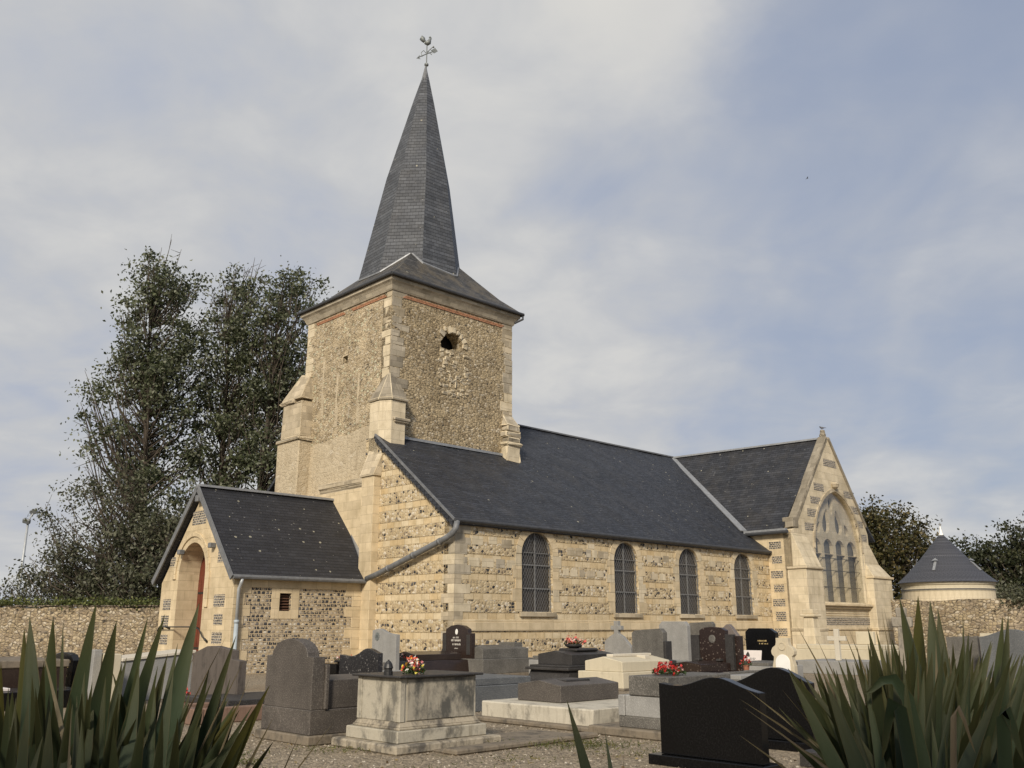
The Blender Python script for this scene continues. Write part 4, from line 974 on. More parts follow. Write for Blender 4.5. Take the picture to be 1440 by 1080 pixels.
def tree(name, label, base, env, trunk_h, trunk_r, n_limb, n_leaf, lsize, leaf, group, seed, rise=.9, clump=.5, per=34, trunks=1, h0=.12, spread=0.0, cat='tree'):
    """env: ellipsoids (cx,cy,cz,rx,ry,rz,weight) round the base; limbs climb into them and carry leaf clumps"""
    r = np.random.RandomState(seed)
    root = empty(name, base, 0, label, cat, group)
    tb_ = MB(); stems = []
    for k in range(trunks):
        off = Vector((r.uniform(-1, 1) * spread, r.uniform(-1, 1) * spread * .5, 0)) if trunks > 1 else Vector((0, 0, 0))
        pts = []; lean = Vector((r.uniform(-.06, .06), r.uniform(-.05, .05), 0)) + off * .06
        for i in range(9):
            t = i / 8; pts.append(off * min(1, .4 + t) + lean * trunk_h * t + Vector((r.normal() * .10 * t, r.normal() * .10 * t, trunk_h * t - .05)))
        tb_.tube(pts, [trunk_r * (1.25 if i == 0 else (1 - i / 8) * .92 + .08) for i in range(9)], 9); stems.append(pts)
    wts = np.array([e[6] for e in env], float); wts /= wts.sum(); cl = []
    for i in range(n_limb):
        e = env[r.choice(len(env), p=wts)]
        d_ = r.normal(size=3); d_ /= np.linalg.norm(d_); q = d_ * (r.uniform(.3, 1) ** .40)
        tip = Vector((e[0] + q[0] * e[3], e[1] + q[1] * e[4], e[2] + q[2] * e[5]))
        pts = stems[r.randint(len(stems))]
        hor = math.hypot(tip.x, tip.y); zs_ = max(trunk_h * h0, tip.z - hor * rise - r.uniform(.0, 1.2)); zs_ = min(zs_, trunk_h * .93, max(.3, tip.z))
        t = zs_ / trunk_h * 8; j = min(7, int(t)); st_ = pts[j].lerp(pts[j + 1], t - j)
        mid = st_.lerp(tip, .5) + Vector((tip.x - st_.x, tip.y - st_.y, 0)) * .12 + Vector((0, 0, -(tip - st_).length * .07)) + Vector(r.normal(size=3)) * .3
        ln = (tip - st_).length; r0 = min(trunk_r * .34, .015 + ln * .0095)
        cv = [st_.lerp(mid, s * 2) if s < .5 else mid.lerp(tip, s * 2 - 1) for s in (0, .25, .5, .75, 1)]
        tb_.tube(cv, [r0, r0 * .8, r0 * .6, r0 * .4, .012], 5)
        for s in r.uniform(.5, 1.0, 4):
            p = cv[min(3, int(s * 4))].lerp(cv[min(3, int(s * 4)) + 1], s * 4 - min(3, int(s * 4)))
            tw_ = p + Vector(r.normal(size=3) * clump * 1.1) + Vector((0, 0, .25 * clump)); tb_.tube([p, tw_], [r0 * .3, .008], 4, cap=False); cl.append(tw_)
        cl.append(tip)
    tb_.build('trunk', 'bark', root, smooth=True)
    cl = np.array([tuple(c) for c in cl]); k = max(1, n_leaf // per)
    pick = cl[r.randint(len(cl), size=k)]
    cs_ = np.repeat(pick, per, 0) + r.normal(size=(k * per, 3)) * clump * np.repeat(r.uniform(.55, 1.5, (k, 1)), per, 0) * np.array([1, 1, .8])
    cs_ = cs_[cs_[:, 2] > .15]
    leaf_mesh('crown', leaf, cs_, lsize, root, seed + 1)
    return root

PG = 'poplars behind the churchyard wall'
tree('poplar_tree', 'tall poplar with a narrow dark crown standing clear of the tower beside the sky', (-22.9, 58, 0),
     [(-.6, 0, 21.4, 2.7, 2.6, 6.1, 3.4), (-1.2, 0, 15.0, 4.6, 3.4, 5.4, 4.4), (-2.9, 0, 16.5, 2.6, 2, 3.6, 1.3), (.3, 0, 10, 4.3, 3.6, 4, 2.2), (1.6, 0, 18, 2.0, 2, 4, 1)], 22, .36, 300, 24000, .235, 'poplar_leaf', PG, 11, 1.3, .44, 80)
tree('poplar_tree', 'poplar with a broad pointed crown between the tallest poplar and the tower', (-18.9, 60, 0),
     [(0.2, 0, 20.9, 2.8, 2.6, 6.5, 3.2), (-.2, 0, 15.0, 3.1, 2.8, 5, 3), (.2, 0, 9, 3.0, 2.6, 3.5, 1.2)], 23.5, .34, 230, 16500, .235, 'poplar_leaf', PG, 12, 1.5, .42, 80, trunks=1)
tree('poplar_tree', 'leaning poplar whose crown is partly hidden by the church tower', (-16.6, 59, 0),
     [(1.2, 0, 20.5, 2.9, 2.6, 5.2, 3), (1.6, 0, 15.0, 3.3, 2.8, 5.5, 3), (0.8, 0, 9, 3.4, 2.6, 3.5, 1.6)], 22.5, .36, 230, 17500, .235, 'poplar_leaf', PG, 13, 1.5, .42, 80)
tree('bushy_tree', 'low bushy tree with a loose spreading crown beside the floodlight mast', (-24.2, 54, 0),
     [(0, 0, 6.8, 4.2, 3, 3.8, 3), (-3.2, 0, 3.2, 2.4, 2.2, 2.0, 1.0), (2.4, 0, 4.6, 3.4, 2.6, 3.4, 1.8)], 7.5, .16, 200, 15000, .19, 'bush_leaf', 'bushy trees behind the churchyard wall', 14, .8, .38, 56, trunks=3, spread=.8, h0=.05)
tree('bushy_tree', 'dense bushy tree filling the gap between the poplar trunks and the porch', (-20.2, 53, 0),
     [(0, 0, 4.6, 4.2, 3, 3.6, 3), (3.6, 0, 3.8, 3.4, 2.4, 3.0, 2)], 6.5, .2, 170, 15000, .22, 'bush_leaf', 'bushy trees behind the churchyard wall', 15, .8, .40, trunks=3, spread=.9, h0=.05)
TG = 'broadleaf trees beyond the far wall'
tree('broadleaf_tree', 'broad dark oak with a domed crown between the church gable and the dovecote', (29.2, 72, 0),
     [(.0, 0, 8.2, 3.4, 3, 3.1, 3), (-3.0, 0, 7.6, 2.6, 2.6, 2.8, 2), (1.5, 0, 5.6, 2.8, 2.4, 2.8, 2), (-2.6, 0, 4.6, 2.8, 2.4, 2.6, 2)], 8.5, .35, 230, 20000, .27, 'oak_leaf', TG, 21, .7, .42, h0=.15)
tree('broadleaf_tree', 'low rounded tree peeping out just behind the dovecote roof', (36.6, 78, 0),
     [(0, 0, 6.0, 2.0, 2, 2.6, 2), (-.4, 0, 3.6, 2.4, 2, 2.2, 1)], 6.6, .2, 70, 5500, .25, 'dark_leaf', TG, 22, .7, .4)
tree('broadleaf_tree', 'very dark tree with the highest crown at the edge of the wood past the dovecote', (41.2, 74, 0),
     [(0, 0, 6.4, 3.6, 3, 3.5, 3), (-3.2, 0, 5.6, 2.6, 2.4, 2.6, 2), (.6, 0, 7.4, 2.2, 2, 1.3, 1.0), (-1.5, 0, 3.4, 4, 2.4, 2.4, 1.6)], 8.5, .3, 210, 17000, .27, 'dark_leaf', TG, 23, .7, .42)
tree('shrub', 'green shrub growing over the wall top past the dovecote', (32.8, 62, 0), [(0, 0, 2.6, 2.0, 1.2, 1.6, 1)], 2.6, .08, 50, 4200, .16, 'bush_leaf', None, 24, .7, .3, cat='shrub')
tree('shrub', 'straggling pale shrub at the foot of the floodlight mast', (-31.4, 58, 0), [(0, 0, 2.2, 1.6, 1.2, 1.5, 1), (-2.4, 0, 1.7, 1.6, 1, 1.2, 1)], 2.2, .08, 60, 2600, .16, 'bush_leaf', None, 25, .7, .3, cat='shrub')

# ---------------------------------------------------------------- boundary walls, dovecote, floodlight
def flint_wall(label, a, b, h, th, cap_h, seed, copings):
    r = random.Random(seed); a, b = Vector((*a, 0)), Vector((*b, 0)); t = (b - a).normalized(); nn = Vector((-t.y, t.x, 0)); L_ = (b - a).length
    root = empty('boundary_wall', a, 0, label, 'wall', 'flint walls round the churchyard')
    m = MB(); n = int(L_ / .8); top = [h + r.uniform(-.05, .05) for _ in range(n + 1)]
    for i in range(n):
        p, q_ = t * (L_ * i / n), t * (L_ * (i + 1) / n)
        m.add([p + nn * th + Vector((0, 0, 0)), q_ + nn * th, q_, p, p + nn * th + Vector((0, 0, top[i])), q_ + nn * th + Vector((0, 0, top[i + 1])), q_ + Vector((0, 0, top[i + 1])), p + Vector((0, 0, top[i]))],
              [(4, 7, 6, 5), (3, 2, 6, 7), (1, 0, 4, 5)] + ([(0, 3, 7, 4)] if i == 0 else []) + ([(2, 1, 5, 6)] if i == n - 1 else []))
    m.build('masonry', 'rubble_wall', root)
    c_ = MB()
    if copings:
        x = 0.0
        while x < L_ - .3:
            w_ = r.uniform(.45, .8); M_ = Matrix.Translation(t * x) @ Matrix.Rotation(math.atan2(t.y, t.x), 4, 'Z') @ Matrix.Rotation(r.uniform(-.03, .03), 4, 'Y')
            c_.box(0, w_ - .02, -.06, th + .06, h + .03, h + .03 + cap_h * r.uniform(.8, 1.2), 0, M_); x += w_
        c_.build('coping', 'concrete_old', root, bevel=.02, jitter=.012)
    return root, t, L_
wl, t_, L_ = flint_wall('long flint boundary wall topped with ivy under the poplars', (-34, 46.5), (-9.5, 44.2), 2.36, .45, .07, 1, True)
r_ = np.random.RandomState(4); n_ = 8000
s_ = r_.beta(1.2, 1.6, n_) * L_ * .97; dens = .5 + .5 * np.sin(s_ * 1.3) * np.sin(s_ * .37 + 1)
keep = r_.rand(n_) < .35 + .65 * dens; s_ = s_[keep]
iv = np.stack([t_.x * s_ + .0, t_.y * s_ + r_.normal(0.1, .24, len(s_)), 2.46 + np.abs(r_.normal(0, .17, len(s_))) - .28 * (r_.rand(len(s_)) < .12) * r_.rand(len(s_))], 1)
ivy = leaf_mesh('ivy', 'ivy_leaf', iv, .12, None, 5, .8, .6); ivy.location = wl.location
tag(ivy, kind='stuff'); tag(ivy, 'bright green ivy spread along the top of the flint wall', 'ivy')
flint_wall('flint boundary wall in front of the round dovecote', (19.0, 47.0), (33.0, 37.5), 2.72, .5, .08, 2, False)
iv = np.random.RandomState(8).normal(size=(900, 3)) * np.array([.35, .3, .22]) + np.array([23.9, 43.95, 2.65])
tag(leaf_mesh('ivy', 'bush_leaf', iv, .13, None, 9, .8, .4), 'brownish tuft of ivy hanging over the top of the wall by the dovecote', 'ivy', kind='stuff')
DC = empty('dovecote', (23.55, 50.5, 0), 0, 'round stone dovecote with a conical slate roof and a white finial', 'dovecote')
MB().lathe([(2.30, 0), (2.30, 3.28)], 48).build('drum', 'limestone_pale', DC, smooth=False)
MB().lathe([(2.32, 3.28), (2.32, 3.40), (2.30, 3.42), (2.30, 3.55), (2.36, 3.60), (2.40, 3.74), (2.30, 3.76)], 48).build('cornice', 'concrete_cream', DC)
MB().lathe([(2.312, 3.30), (2.325, 3.30), (2.325, 3.38), (2.312, 3.38)], 48).build('dark_band', 'granite_grey', DC)
co = MB(); pr_ = [(2.50, 3.72), (2.42, 3.80), (1.95, 4.22), (1.2, 5.02), (.5, 5.86), (.13, 6.30)]
co.lathe(pr_, 64); cone = co.build('cone_roof', 'slate_fine', DC)
MB().lathe([(.16, 6.22), (.10, 6.40), (.035, 6.72), (.02, 6.80)], 12).build('finial', 'enamel_white', cone)
fx = MB(); fx.tube([(0, 0, 6.78), (0, 0, 7.0)], .02, 6); fx.tube([(-.08, 0, 6.92), (.08, 0, 6.92)], .018, 6); fx.build('finial_cross', 'zinc', cone)
for an in (-132, -48):
    ca, sa = math.cos(R(an)), math.sin(R(an)); k_ = MB()
    k_.beam((ca * 1.88, sa * 1.88, 4.34), (ca * 1.42, sa * 1.42, 4.84), .13, .05); k_.add([(ca * 1.56 - sa * .17, sa * 1.56 + ca * .17, 4.86), (ca * 1.56 + sa * .17, sa * 1.56 - ca * .17, 4.86), (ca * 1.4, sa * 1.4, 5.0), (ca * 1.3, sa * 1.3, 4.92)], [(0, 1, 2), (0, 3, 1), (0, 2, 3), (1, 3, 2)])
    k_.build('lucarne', 'zinc', cone)
LP = empty('floodlight_mast', (-39.6, 75, 0), 0, 'tall grey floodlight mast with two lamp heads rising behind the bushes', 'floodlight')
MB().tube([(0, 0, 0), (0, 0, 9.7)], [.14, .09], 10).build('pole', 'galvanised', LP, smooth=True)
for a_, b_, z_ in ((.0, -.25, 9.75), (.28, .15, 10.55)):
    M_ = Matrix.Translation((a_, b_, z_)) @ Matrix.Rotation(R(25), 4, 'X') @ Matrix.Rotation(R(-18 if a_ else 14), 4, 'Y')
    h_ = MB(); h_.box(-.30, .30, -.12, .12, -.2, .2, 0, M_); h_.build('lamp_head', 'lamp_housing', LP, bevel=.05)
MB().tube([(0, 0, 9.6), (.12, .05, 10.1), (.26, .15, 10.45)], .06, 8).build('bracket', 'galvanised', LP)

# ---------------------------------------------------------------- graves (local frame: x east, y north, from the grave's south-west corner)
GG = 'graves in the churchyard'
def grave(name, label, at, cat='grave', rz=0.0): return empty(name, loc(*at), ROT + rz, label, cat, GG)
def blk(parent, name, mat, x0, x1, y0, y1, z0, z1, bev=.012): return MB().box(x0, x1, y0, y1, z0, z1).build(name, mat, parent, bevel=bev, uv=False)
def slabtop(parent, name, mat, x0, x1, y0, y1, z0, z1, rise, bev=.01):
    """stone with a low ridge along its length"""
    ym = (y0 + y1) / 2
    return MB().prism([(y0, z0), (y1, z0), (y1, z1), (ym, z1 + rise), (y0, z1)], 'x', x0, x1).build(name, mat, parent, bevel=bev, uv=False)
def head(parent, mat, x0, x1, prof, name='headstone', bev=.008): return MB().prism(prof, 'x', x0, x1).build(name, mat, parent, bevel=bev, uv=False)
def curve(y0, y1, fz_, n=18): return [(y1 + (y0 - y1) * i / n, fz_(i / n)) for i in range(n + 1)]   # from the north (photo-left) edge
def engraving(parent, mat, x, yc, z, rows, seed=0):
    """illegible short strokes of weathered lettering, row by row: (width, height)"""
    r = random.Random(seed); m = MB()
    for wd, hh in rows:
        y = yc + wd / 2
        while y > yc - wd / 2:
            k = r.uniform(.4, 1) * hh; st_ = r.uniform(.25, .5) * hh
            if r.random() < .85:
                m.box(x - .004, x + .004, y - st_, y, z, z + hh * r.uniform(.75, 1)); 
                if r.random() < .5: m.box(x - .004, x + .004, y - st_ - k * .35, y - st_, z + hh * r.choice([0, .4, .7]), z + hh * r.choice([.25, .6, .95]) + .004)
            y -= st_ + k * .6
        z -= hh * 1.75
    return m.build('lettering', mat, parent, uv=False)
def round_top(y0, y1, z0, zsh, zt, inset=0.0, n=14):
    yc, hw = (y0 + y1) / 2, (y1 - y0) / 2 - inset
    p = [(y0, z0), (y1, z0)]
    if inset: p += [(y1, zsh)]
    p += [(yc + hw * math.cos(math.pi * i / n), zsh + (zt - zsh) * math.sin(math.pi * i / n)) for i in range(n + 1)]
    if inset: p += [(y0, zsh)]
    return p

A_ = grave('chest_tomb', 'weathered cream limestone chest tomb on a stepped base with a thin dark lid', (-12.73, -13.87))
blk(A_, 'base_slab', 'tomb_step', 0, 1.74, 0, 1.39, 0, .11, .02)
blk(A_, 'step', 'tomb_stone', .13, 1.60, .15, 1.25, .11, .255, .012)
mo = MB(); mo.box(.19, 1.54, .20, 1.19, .255, .285); mo.frustum((.20, 1.53, .21, 1.18, .285), (.235, 1.495, .245, 1.145, .345)); mo.build('moulding', 'tomb_step', A_, bevel=.008, uv=False)
blk(A_, 'body', 'tomb_stone', .235, 1.49, .25, 1.135, .345, .862, .006)
for y0_, y1_ in ((.235, .33), (1.06, 1.15)): blk(A_, 'pilaster', 'tomb_stone', .22, .30, y0_, y1_, .345, .862, .006)
MB().box(.34, 1.44, .238, .262, .36, .85).build('side_panel', 'tomb_dirty', A_, bevel=.002, uv=False)
blk(A_, 'lid', 'granite_charcoal', .16, 1.56, .17, 1.21, .866, .895, .008)
kb = grave('kerb', 'flat concrete kerb on the gravel beside the limestone chest tomb', (-12.2, -14.35), 'kerb')
blk(kb, 'edge', 'concrete_old', 0, 2.6, 0, .26, 0, .07, .02); blk(kb, 'paving', 'concrete_old', .05, 2.55, .27, 1.2, 0, .03, .01)

B_ = grave('granite_tomb', 'tall grey granite tomb with a round-shouldered headstone next to the limestone chest tomb', (-12.98, -12.34))
blk(B_, 'plinth', 'concrete_old', -.02, 2.25, -.02, 1.34, 0, .12, .015); blk(B_, 'base', 'granite_brown', .04, 2.15, .05, 1.29, .12, .43, .01)
head(B_, 'granite_brown', .05, .24, round_top(.06, 1.26, .43, 1.10, 1.33, .14))
blk(B_, 'slab', 'granite_brown', .28, 2.05, .10, 1.24, .43, .80, .01)
mk_ = MB(); mk_.box(.24, .30, .02, .30, .43, 1.0); mk_.build('buttress_block', 'granite_brown', B_, bevel=.01, uv=False)

C_ = grave('headstone_grave', 'dark weathered headstone with a blunt peak in front of the porch', (-11.31, -6.94))
head(C_, 'granite_weathered', .0, .16, [(0, 0), (1.55, 0), (1.55, .98), (1.0, 1.12), (.72, 1.13), (.02, 1.06), (0, .9), (-.3, .88), (-.3, 0)])
blk(C_, 'base', 'granite_weathered', -.12, .4, -.35, 1.7, 0, .16)
V_ = grave('ledger_grave', 'low grave with a dark polished ledger slab behind the red concrete kerb', (-12.05, -8.39))
blk(V_, 'kerb', 'concrete_old', 0, 1.9, 0, 1.5, 0, .2); blk(V_, 'ledger', 'granite_charcoal', -.04, 1.95, -.04, 1.54, .2, .3)
rk = grave('kerb', 'reddish concrete grave kerb with gravel inside, before the dark headstone', (-12.9, -8.9), 'kerb')
for (a, b, c, d_) in ((0, .18, 0, 1.2), (.18, 1.5, 0, .16), (.18, 1.5, 1.04, 1.2)): blk(rk, 'edge', 'concrete_red', a, b, c, d_, 0, .24, .015)

D_ = grave('headstone_grave', 'black speckled granite headstone with a lopsided wavy top', (-7.9, -6.83))
head(D_, 'granite_speckled', 0, .13, [(0, 0), (1.45, 0)] + curve(.02, 1.45, lambda t: .90 + .02 * t + .12 * math.exp(-((t - .72) / .2) ** 2) - .05 * math.exp(-((t - .28) / .25) ** 2)))
blk(D_, 'base', 'granite_charcoal', -.1, .35, -.08, 1.53, 0, .22)
blk(D_, 'ledger', 'granite_charcoal', .36, 1.9, 0, 1.4, 0, .34)

E_ = grave('headstone_grave', 'pale grey headstone with a dark bronze cross emblem in its corner', (-3.92, -2.15))
head(E_, 'granite_light', 0, .14, [(0, 0), (1.12, 0)] + curve(0, 1.12, lambda t: 1.36 + .09 * math.exp(-((t - .3) / .22) ** 2) - .10 * t))
em = MB(); 
for a, b, c, d_ in ((.84, .90, 1.10, 1.32), (.77, .97, 1.17, 1.25), (.79, .95, 1.12, 1.30)): em.box(-.018 if a != .79 else -.01, .01, a, b, c, d_)
em.build('emblem', 'weather_copper', E_, uv=False)
blk(E_, 'base', 'granite_light', -.5, .3, -.06, 1.18, 0, .32); blk(E_, 'vase_block', 'granite_grey', -.2, -.02, .25, .5, .32, .52)

F_ = grave('granite_tomb', 'dark brown polished tomb whose headstone carries a white oval medallion', (-3.2, -1.94))
mo = MB(); mo.frustum((-.05, 2.2, -.03, 1.27, 0), (.06, 2.15, .04, 1.2, .53)); mo.build('base', 'granite_dark_brown', F_, bevel=.012, uv=False)
slabtop(F_, 'slab', 'granite_dark_brown', .22, 1.95, .12, 1.1, .53, .70, .08)
head(F_, 'granite_dark_brown', 2.2, 2.36, [(-.05, 0), (1.3, 0), (1.3, 1.28), (1.14, 1.29), (1.13, 1.40), (.9, 1.50), (.62, 1.535), (.34, 1.50), (.12, 1.40), (.11, 1.29), (-.05, 1.28)])
for y0_, y1_ in ((.00, .16), (1.10, 1.25)): blk(F_, 'side_panel', 'granite_charcoal', 2.185, 2.21, y0_, y1_, .66, 1.24, .004)
md = MB(); md.lathe([(.058, 0), (.05, .012)], 20); o = md.build('medallion', 'enamel_white', F_, uv=False); o.location = (2.2, .63, 1.32); o.rotation_euler = (0, R(-90), 0); o.scale = (1.5, 1, 1)
engraving(F_, 'grey_letter', 2.197, .64, 1.13, [(.30, .05), (.46, .065), (.34, .06), (.14, .03)], 1)

G_ = grave('granite_tomb', 'two-tiered grey granite tomb with a gently ridged top near the nave corner', (-1.04, -2.56))
blk(G_, 'plinth', 'concrete_old', -.03, 2.3, -.03, 1.7, 0, .13); blk(G_, 'base', 'granite_grey', 0, 2.25, 0, 1.64, .13, .55)
slabtop(G_, 'slab', 'granite_grey', .18, 2.1, .22, 1.5, .55, .83, .10); blk(G_, 'raised_block', 'granite_grey', 1.75, 2.12, .5, 1.2, .83, 1.0)
H_ = grave('granite_tomb', 'low bluish speckled granite tomb behind the limestone chest tomb', (-8.47, -10.27))
blk(H_, 'base', 'granite_blue', 0, 1.9, 0, 1.32, 0, .44); blk(H_, 'slab', 'granite_blue', -.15, 1.7, .05, 1.4, .44, .57)

I_ = grave('granite_tomb', 'brown granite slab resting on a wide whitewashed and lichened concrete plinth', (-9.1, -13.8))
MB().box(0, 2.2, 0, 2.43, .02, .31).build('plinth', 'concrete_white', I_, bevel=.02, jitter=.012, uv=False)
blk(I_, 'footing', 'concrete_old', -.16, 2.25, -.10, 2.5, 0, .075, .02)
slabtop(I_, 'slab', 'granite_brown', .50, 1.95, 1.10, 2.08, .31, .57, .07); blk(I_, 'raised_block', 'granite_charcoal', .9, 1.5, 1.35, 1.8, .585, .64)

J_ = grave('granite_tomb', 'dark grey polished tomb with a moulded foot and a bowl of pink flowers on top', (-1.99, -6.91))
mo = MB(); mo.frustum((-.22, 1.95, -.05, 1.52, 0), (-.18, 1.95, -.04, 1.5, .14)); mo.frustum((-.14, 1.95, .0, 1.46, .14), (-.02, 1.92, .04, 1.42, .40)); mo.frustum((-.16, 1.95, -.03, 1.5, .40), (-.16, 1.95, -.03, 1.5, .47)); mo.box(-.05, 1.9, .02, 1.44, .47, .52)
mo.build('moulded_base', 'granite_charcoal', J_, bevel=.018, uv=False, seg=2)
slabtop(J_, 'slab', 'granite_charcoal', .25, 1.95, .22, 1.42, .52, .78, .09); blk(J_, 'cushion', 'granite_charcoal', .75, 1.65, .5, 1.15, .84, .92, .03)
K_ = grave('stone_tomb', 'cream stone tomb with a ridged lid and a raised cross along it', (-2.06, -8.63))
blk(K_, 'base', 'concrete_cream', 0, 2.1, 0, 1.44, 0, .42, .015); slabtop(K_, 'lid', 'concrete_cream', .05, 1.95, .06, 1.25, .42, .66, .11, .015)
cx_ = MB(); cx_.beam((.3, .655, .79), (1.85, .655, .79), .2, .07); cx_.beam((1.35, .3, .74), (1.35, 1.0, .74), .2, .09); cx_.build('cross', 'cross_white', K_, bevel=.012, uv=False)
blk(K_, 'footing', 'concrete_old', -.06, 2.15, -.06, 1.5, 0, .06)

L2 = grave('granite_tomb', 'stepped grey tomb with a pebbled middle course and red flowers on its top', (-9.16, -15.43))
blk(L2, 'footing', 'concrete_old', -.15, 2.1, -.1, 1.55, 0, .12, .02); blk(L2, 'base', 'granite_grey', -.02, 1.6, .15, 1.07, .12, .27)
blk(L2, 'middle', 'granite_light', -.02, 1.6, .15, .95, .27, .552); blk(L2, 'end_post', 'granite_light', -.03, .4, .956, 1.07, .27, .552); blk(L2, 'slab', 'granite_grey', -.04, 1.5, .17, .86, .555, .82)
M_g = grave('granite_tomb', 'dark brown speckled tomb with a winged headstone bearing a round portrait', (.17, -9.37))
mo = MB(); mo.frustum((-.1, 1.75, -.06, 1.4, 0), (-.06, 1.72, -.02, 1.36, .37)); mo.build('base', 'granite_brown_specks', M_g, bevel=.012, uv=False)
slabtop(M_g, 'slab', 'granite_brown_specks', .05, 1.4, .1, 1.0, .37, .56, .06)
head(M_g, 'granite_brown_specks', 1.5, 1.66, [(.28, .37), (1.1, .37), (1.1, 1.38), (.95, 1.45), (.69, 1.47), (.42, 1.45), (.28, 1.38)])
blk(M_g, 'wing', 'granite_charcoal', 1.46, 1.62, .04, .275, .37, 1.28, .006); blk(M_g, 'wing', 'granite_charcoal', 1.46, 1.62, 1.105, 1.36, .37, 1.26, .006); blk(M_g, 'end_post', 'granite_brown_specks', 1.56, 1.72, -.12, .035, .3, 1.24, .006)
md = MB(); md.lathe([(.105, 0), (.105, .015), (.085, .022)], 24); o = md.build('medallion', 'granite_grey', M_g, uv=False); o.location = (1.5, .69, 1.16); o.rotation_euler = (0, R(-90), 0)
for y_, z_ in ((.95, .38), (.3, .38)): blk(M_g, 'ornament', 'granite_charcoal', 1.2, 1.4, y_, y_ + .12, .60, .66)

N_ = grave('headstone_grave', 'light grey headstone with sloping shoulders and a cross on top', (5.39, -2.9))
head(N_, 'granite_light', 0, .16, [(0, 0), (1.15, 0), (1.15, .98), (.92, 1.14), (.72, 1.24), (.72, 1.36), (.86, 1.36), (.86, 1.50), (.72, 1.50), (.72, 1.66), (.54, 1.66), (.54, 1.50), (.40, 1.50), (.40, 1.36), (.54, 1.36), (.54, 1.24), (.34, 1.14), (0, .80)])
blk(N_, 'base', 'granite_charcoal', -1.2, .3, -.05, 1.2, 0, .4)
O_ = grave('headstone_grave', 'square-cut grey speckled headstone with a darker side post before the second window', (3.37, -5.78))
head(O_, 'granite_grey', 0, .22, [(0, 0), (1.2, 0), (1.2, 1.28), (1.1, 1.36), (.12, 1.42), (0, 1.30)]); blk(O_, 'side_post', 'granite_charcoal', -.02, .3, -.10, -.002, 0, 1.05); blk(O_, 'base', 'granite_grey', -1.1, -.01, .05, 1.15, 0, .35)
P_g = grave('headstone_grave', 'tall plain pale grey headstone with clipped corners below the third window', (6.38, -4.53))
head(P_g, 'granite_light', 0, .2, [(0, 0), (1.16, 0), (1.16, 1.52), (1.04, 1.64), (.12, 1.64), (0, 1.5)]); blk(P_g, 'base', 'granite_light', -1.0, -.01, 0, 1.1, 0, .4)
P2 = grave('headstone_grave', 'grey square headstone standing close behind the winged speckled headstone', (8.7, -3.98))
head(P2, 'granite_grey', 0, .2, [(0, 0), (1.0, 0), (1.0, 1.60), (.08, 1.64), (0, 1.56)])
P3 = grave('headstone_grave', 'rough pinkish grey headstone with a leaning pointed top', (7.59, -5.71))
head(P3, 'granite_pink', 0, .2, [(-.1, 0), (.95, 0), (.95, 1.1), (.78, 1.24), (.60, 1.42), (.44, 1.54), (.36, 1.55), (.26, 1.46), (.12, 1.28), (.0, 1.14), (-.06, .98)])
Q_ = grave('headstone_grave', 'shiny black headstone with clipped corners and faint gold lettering', (7.67, -7.06))
head(Q_, 'granite_black', 0, .2, [(0, .3), (1.12, .3), (1.12, 1.30), (.98, 1.42), (.22, 1.42), (0, 1.28)])
engraving(Q_, 'gold_letter', -.002, .45, 1.0, [(.42, .05), (.32, .045)], 3)
blk(Q_, 'base', 'granite_black', -.5, .35, -.12, 1.5, .2, .42); blk(Q_, 'plinth', 'granite_light', -1.9, .3, -.2, 1.7, 0, .22)
Q2 = grave('ledger_grave', 'low pale speckled ledger in front of the shiny black headstone', (4.6, -8.6))
blk(Q2, 'base', 'granite_light', 0, 1.9, 0, 1.5, 0, .36); blk(Q2, 'slab', 'granite_grey', .1, 1.8, .1, 1.4, .36, .46)
pq = empty('memorial_plaque', loc(6.6, -6.75, .30), ROT, 'small pinkish white plaque leaning against the shiny black headstone', 'plaque')
p_ = MB().box(0, .04, -.34, .34, 0, .46).build('tablet', 'white_plaque', pq, bevel=.008, uv=False); p_.rotation_euler = (0, R(14), 0)
e_ = MB(); e_.prism([(.06, .26), (.22, .26), (.20, .34), (.14, .42), (.08, .34)], 'x', -.006, .004); e_.build('emblem', 'granite_charcoal', p_, uv=False)
engraving(p_, 'lead', -.002, -.05, .2, [(.22, .025), (.18, .025)], 6)
R_ = grave('stele', 'cream waisted stele with a round medallion over a white arched panel', (1.8, -10.96))
cm = (.30)
half = [(.30, 0), (.30, .52), (.26, .66), (.25, .74), (.31, .80), (.32, .88), (.28, .96), (.19, 1.02), (.17, 1.10), (.17, 1.20)]
head(R_, 'stele_cream', 0, .16, [(cm - a, z_) for a, z_ in half[:1]] + [(cm + a, z_) for a, z_ in half] + [(cm - a, z_) for a, z_ in reversed(half[1:])])
MB().prism(round_top(cm - .20, cm + .20, .2, .60, .80), 'x', -.02, .01).build('panel', 'enamel_white', R_, bevel=.004, uv=False)
md = MB(); md.lathe([(.10, 0), (.10, .02), (.075, .02), (.07, .008), (.0, .012)], 24); o = md.build('medallion', 'stele_cream', R_, uv=False); o.location = (0, cm, 1.0); o.rotation_euler = (0, R(-90), 0)
blk(R_, 'base', 'concrete_old', -.15, .4, -.1, .7, 0, .18)

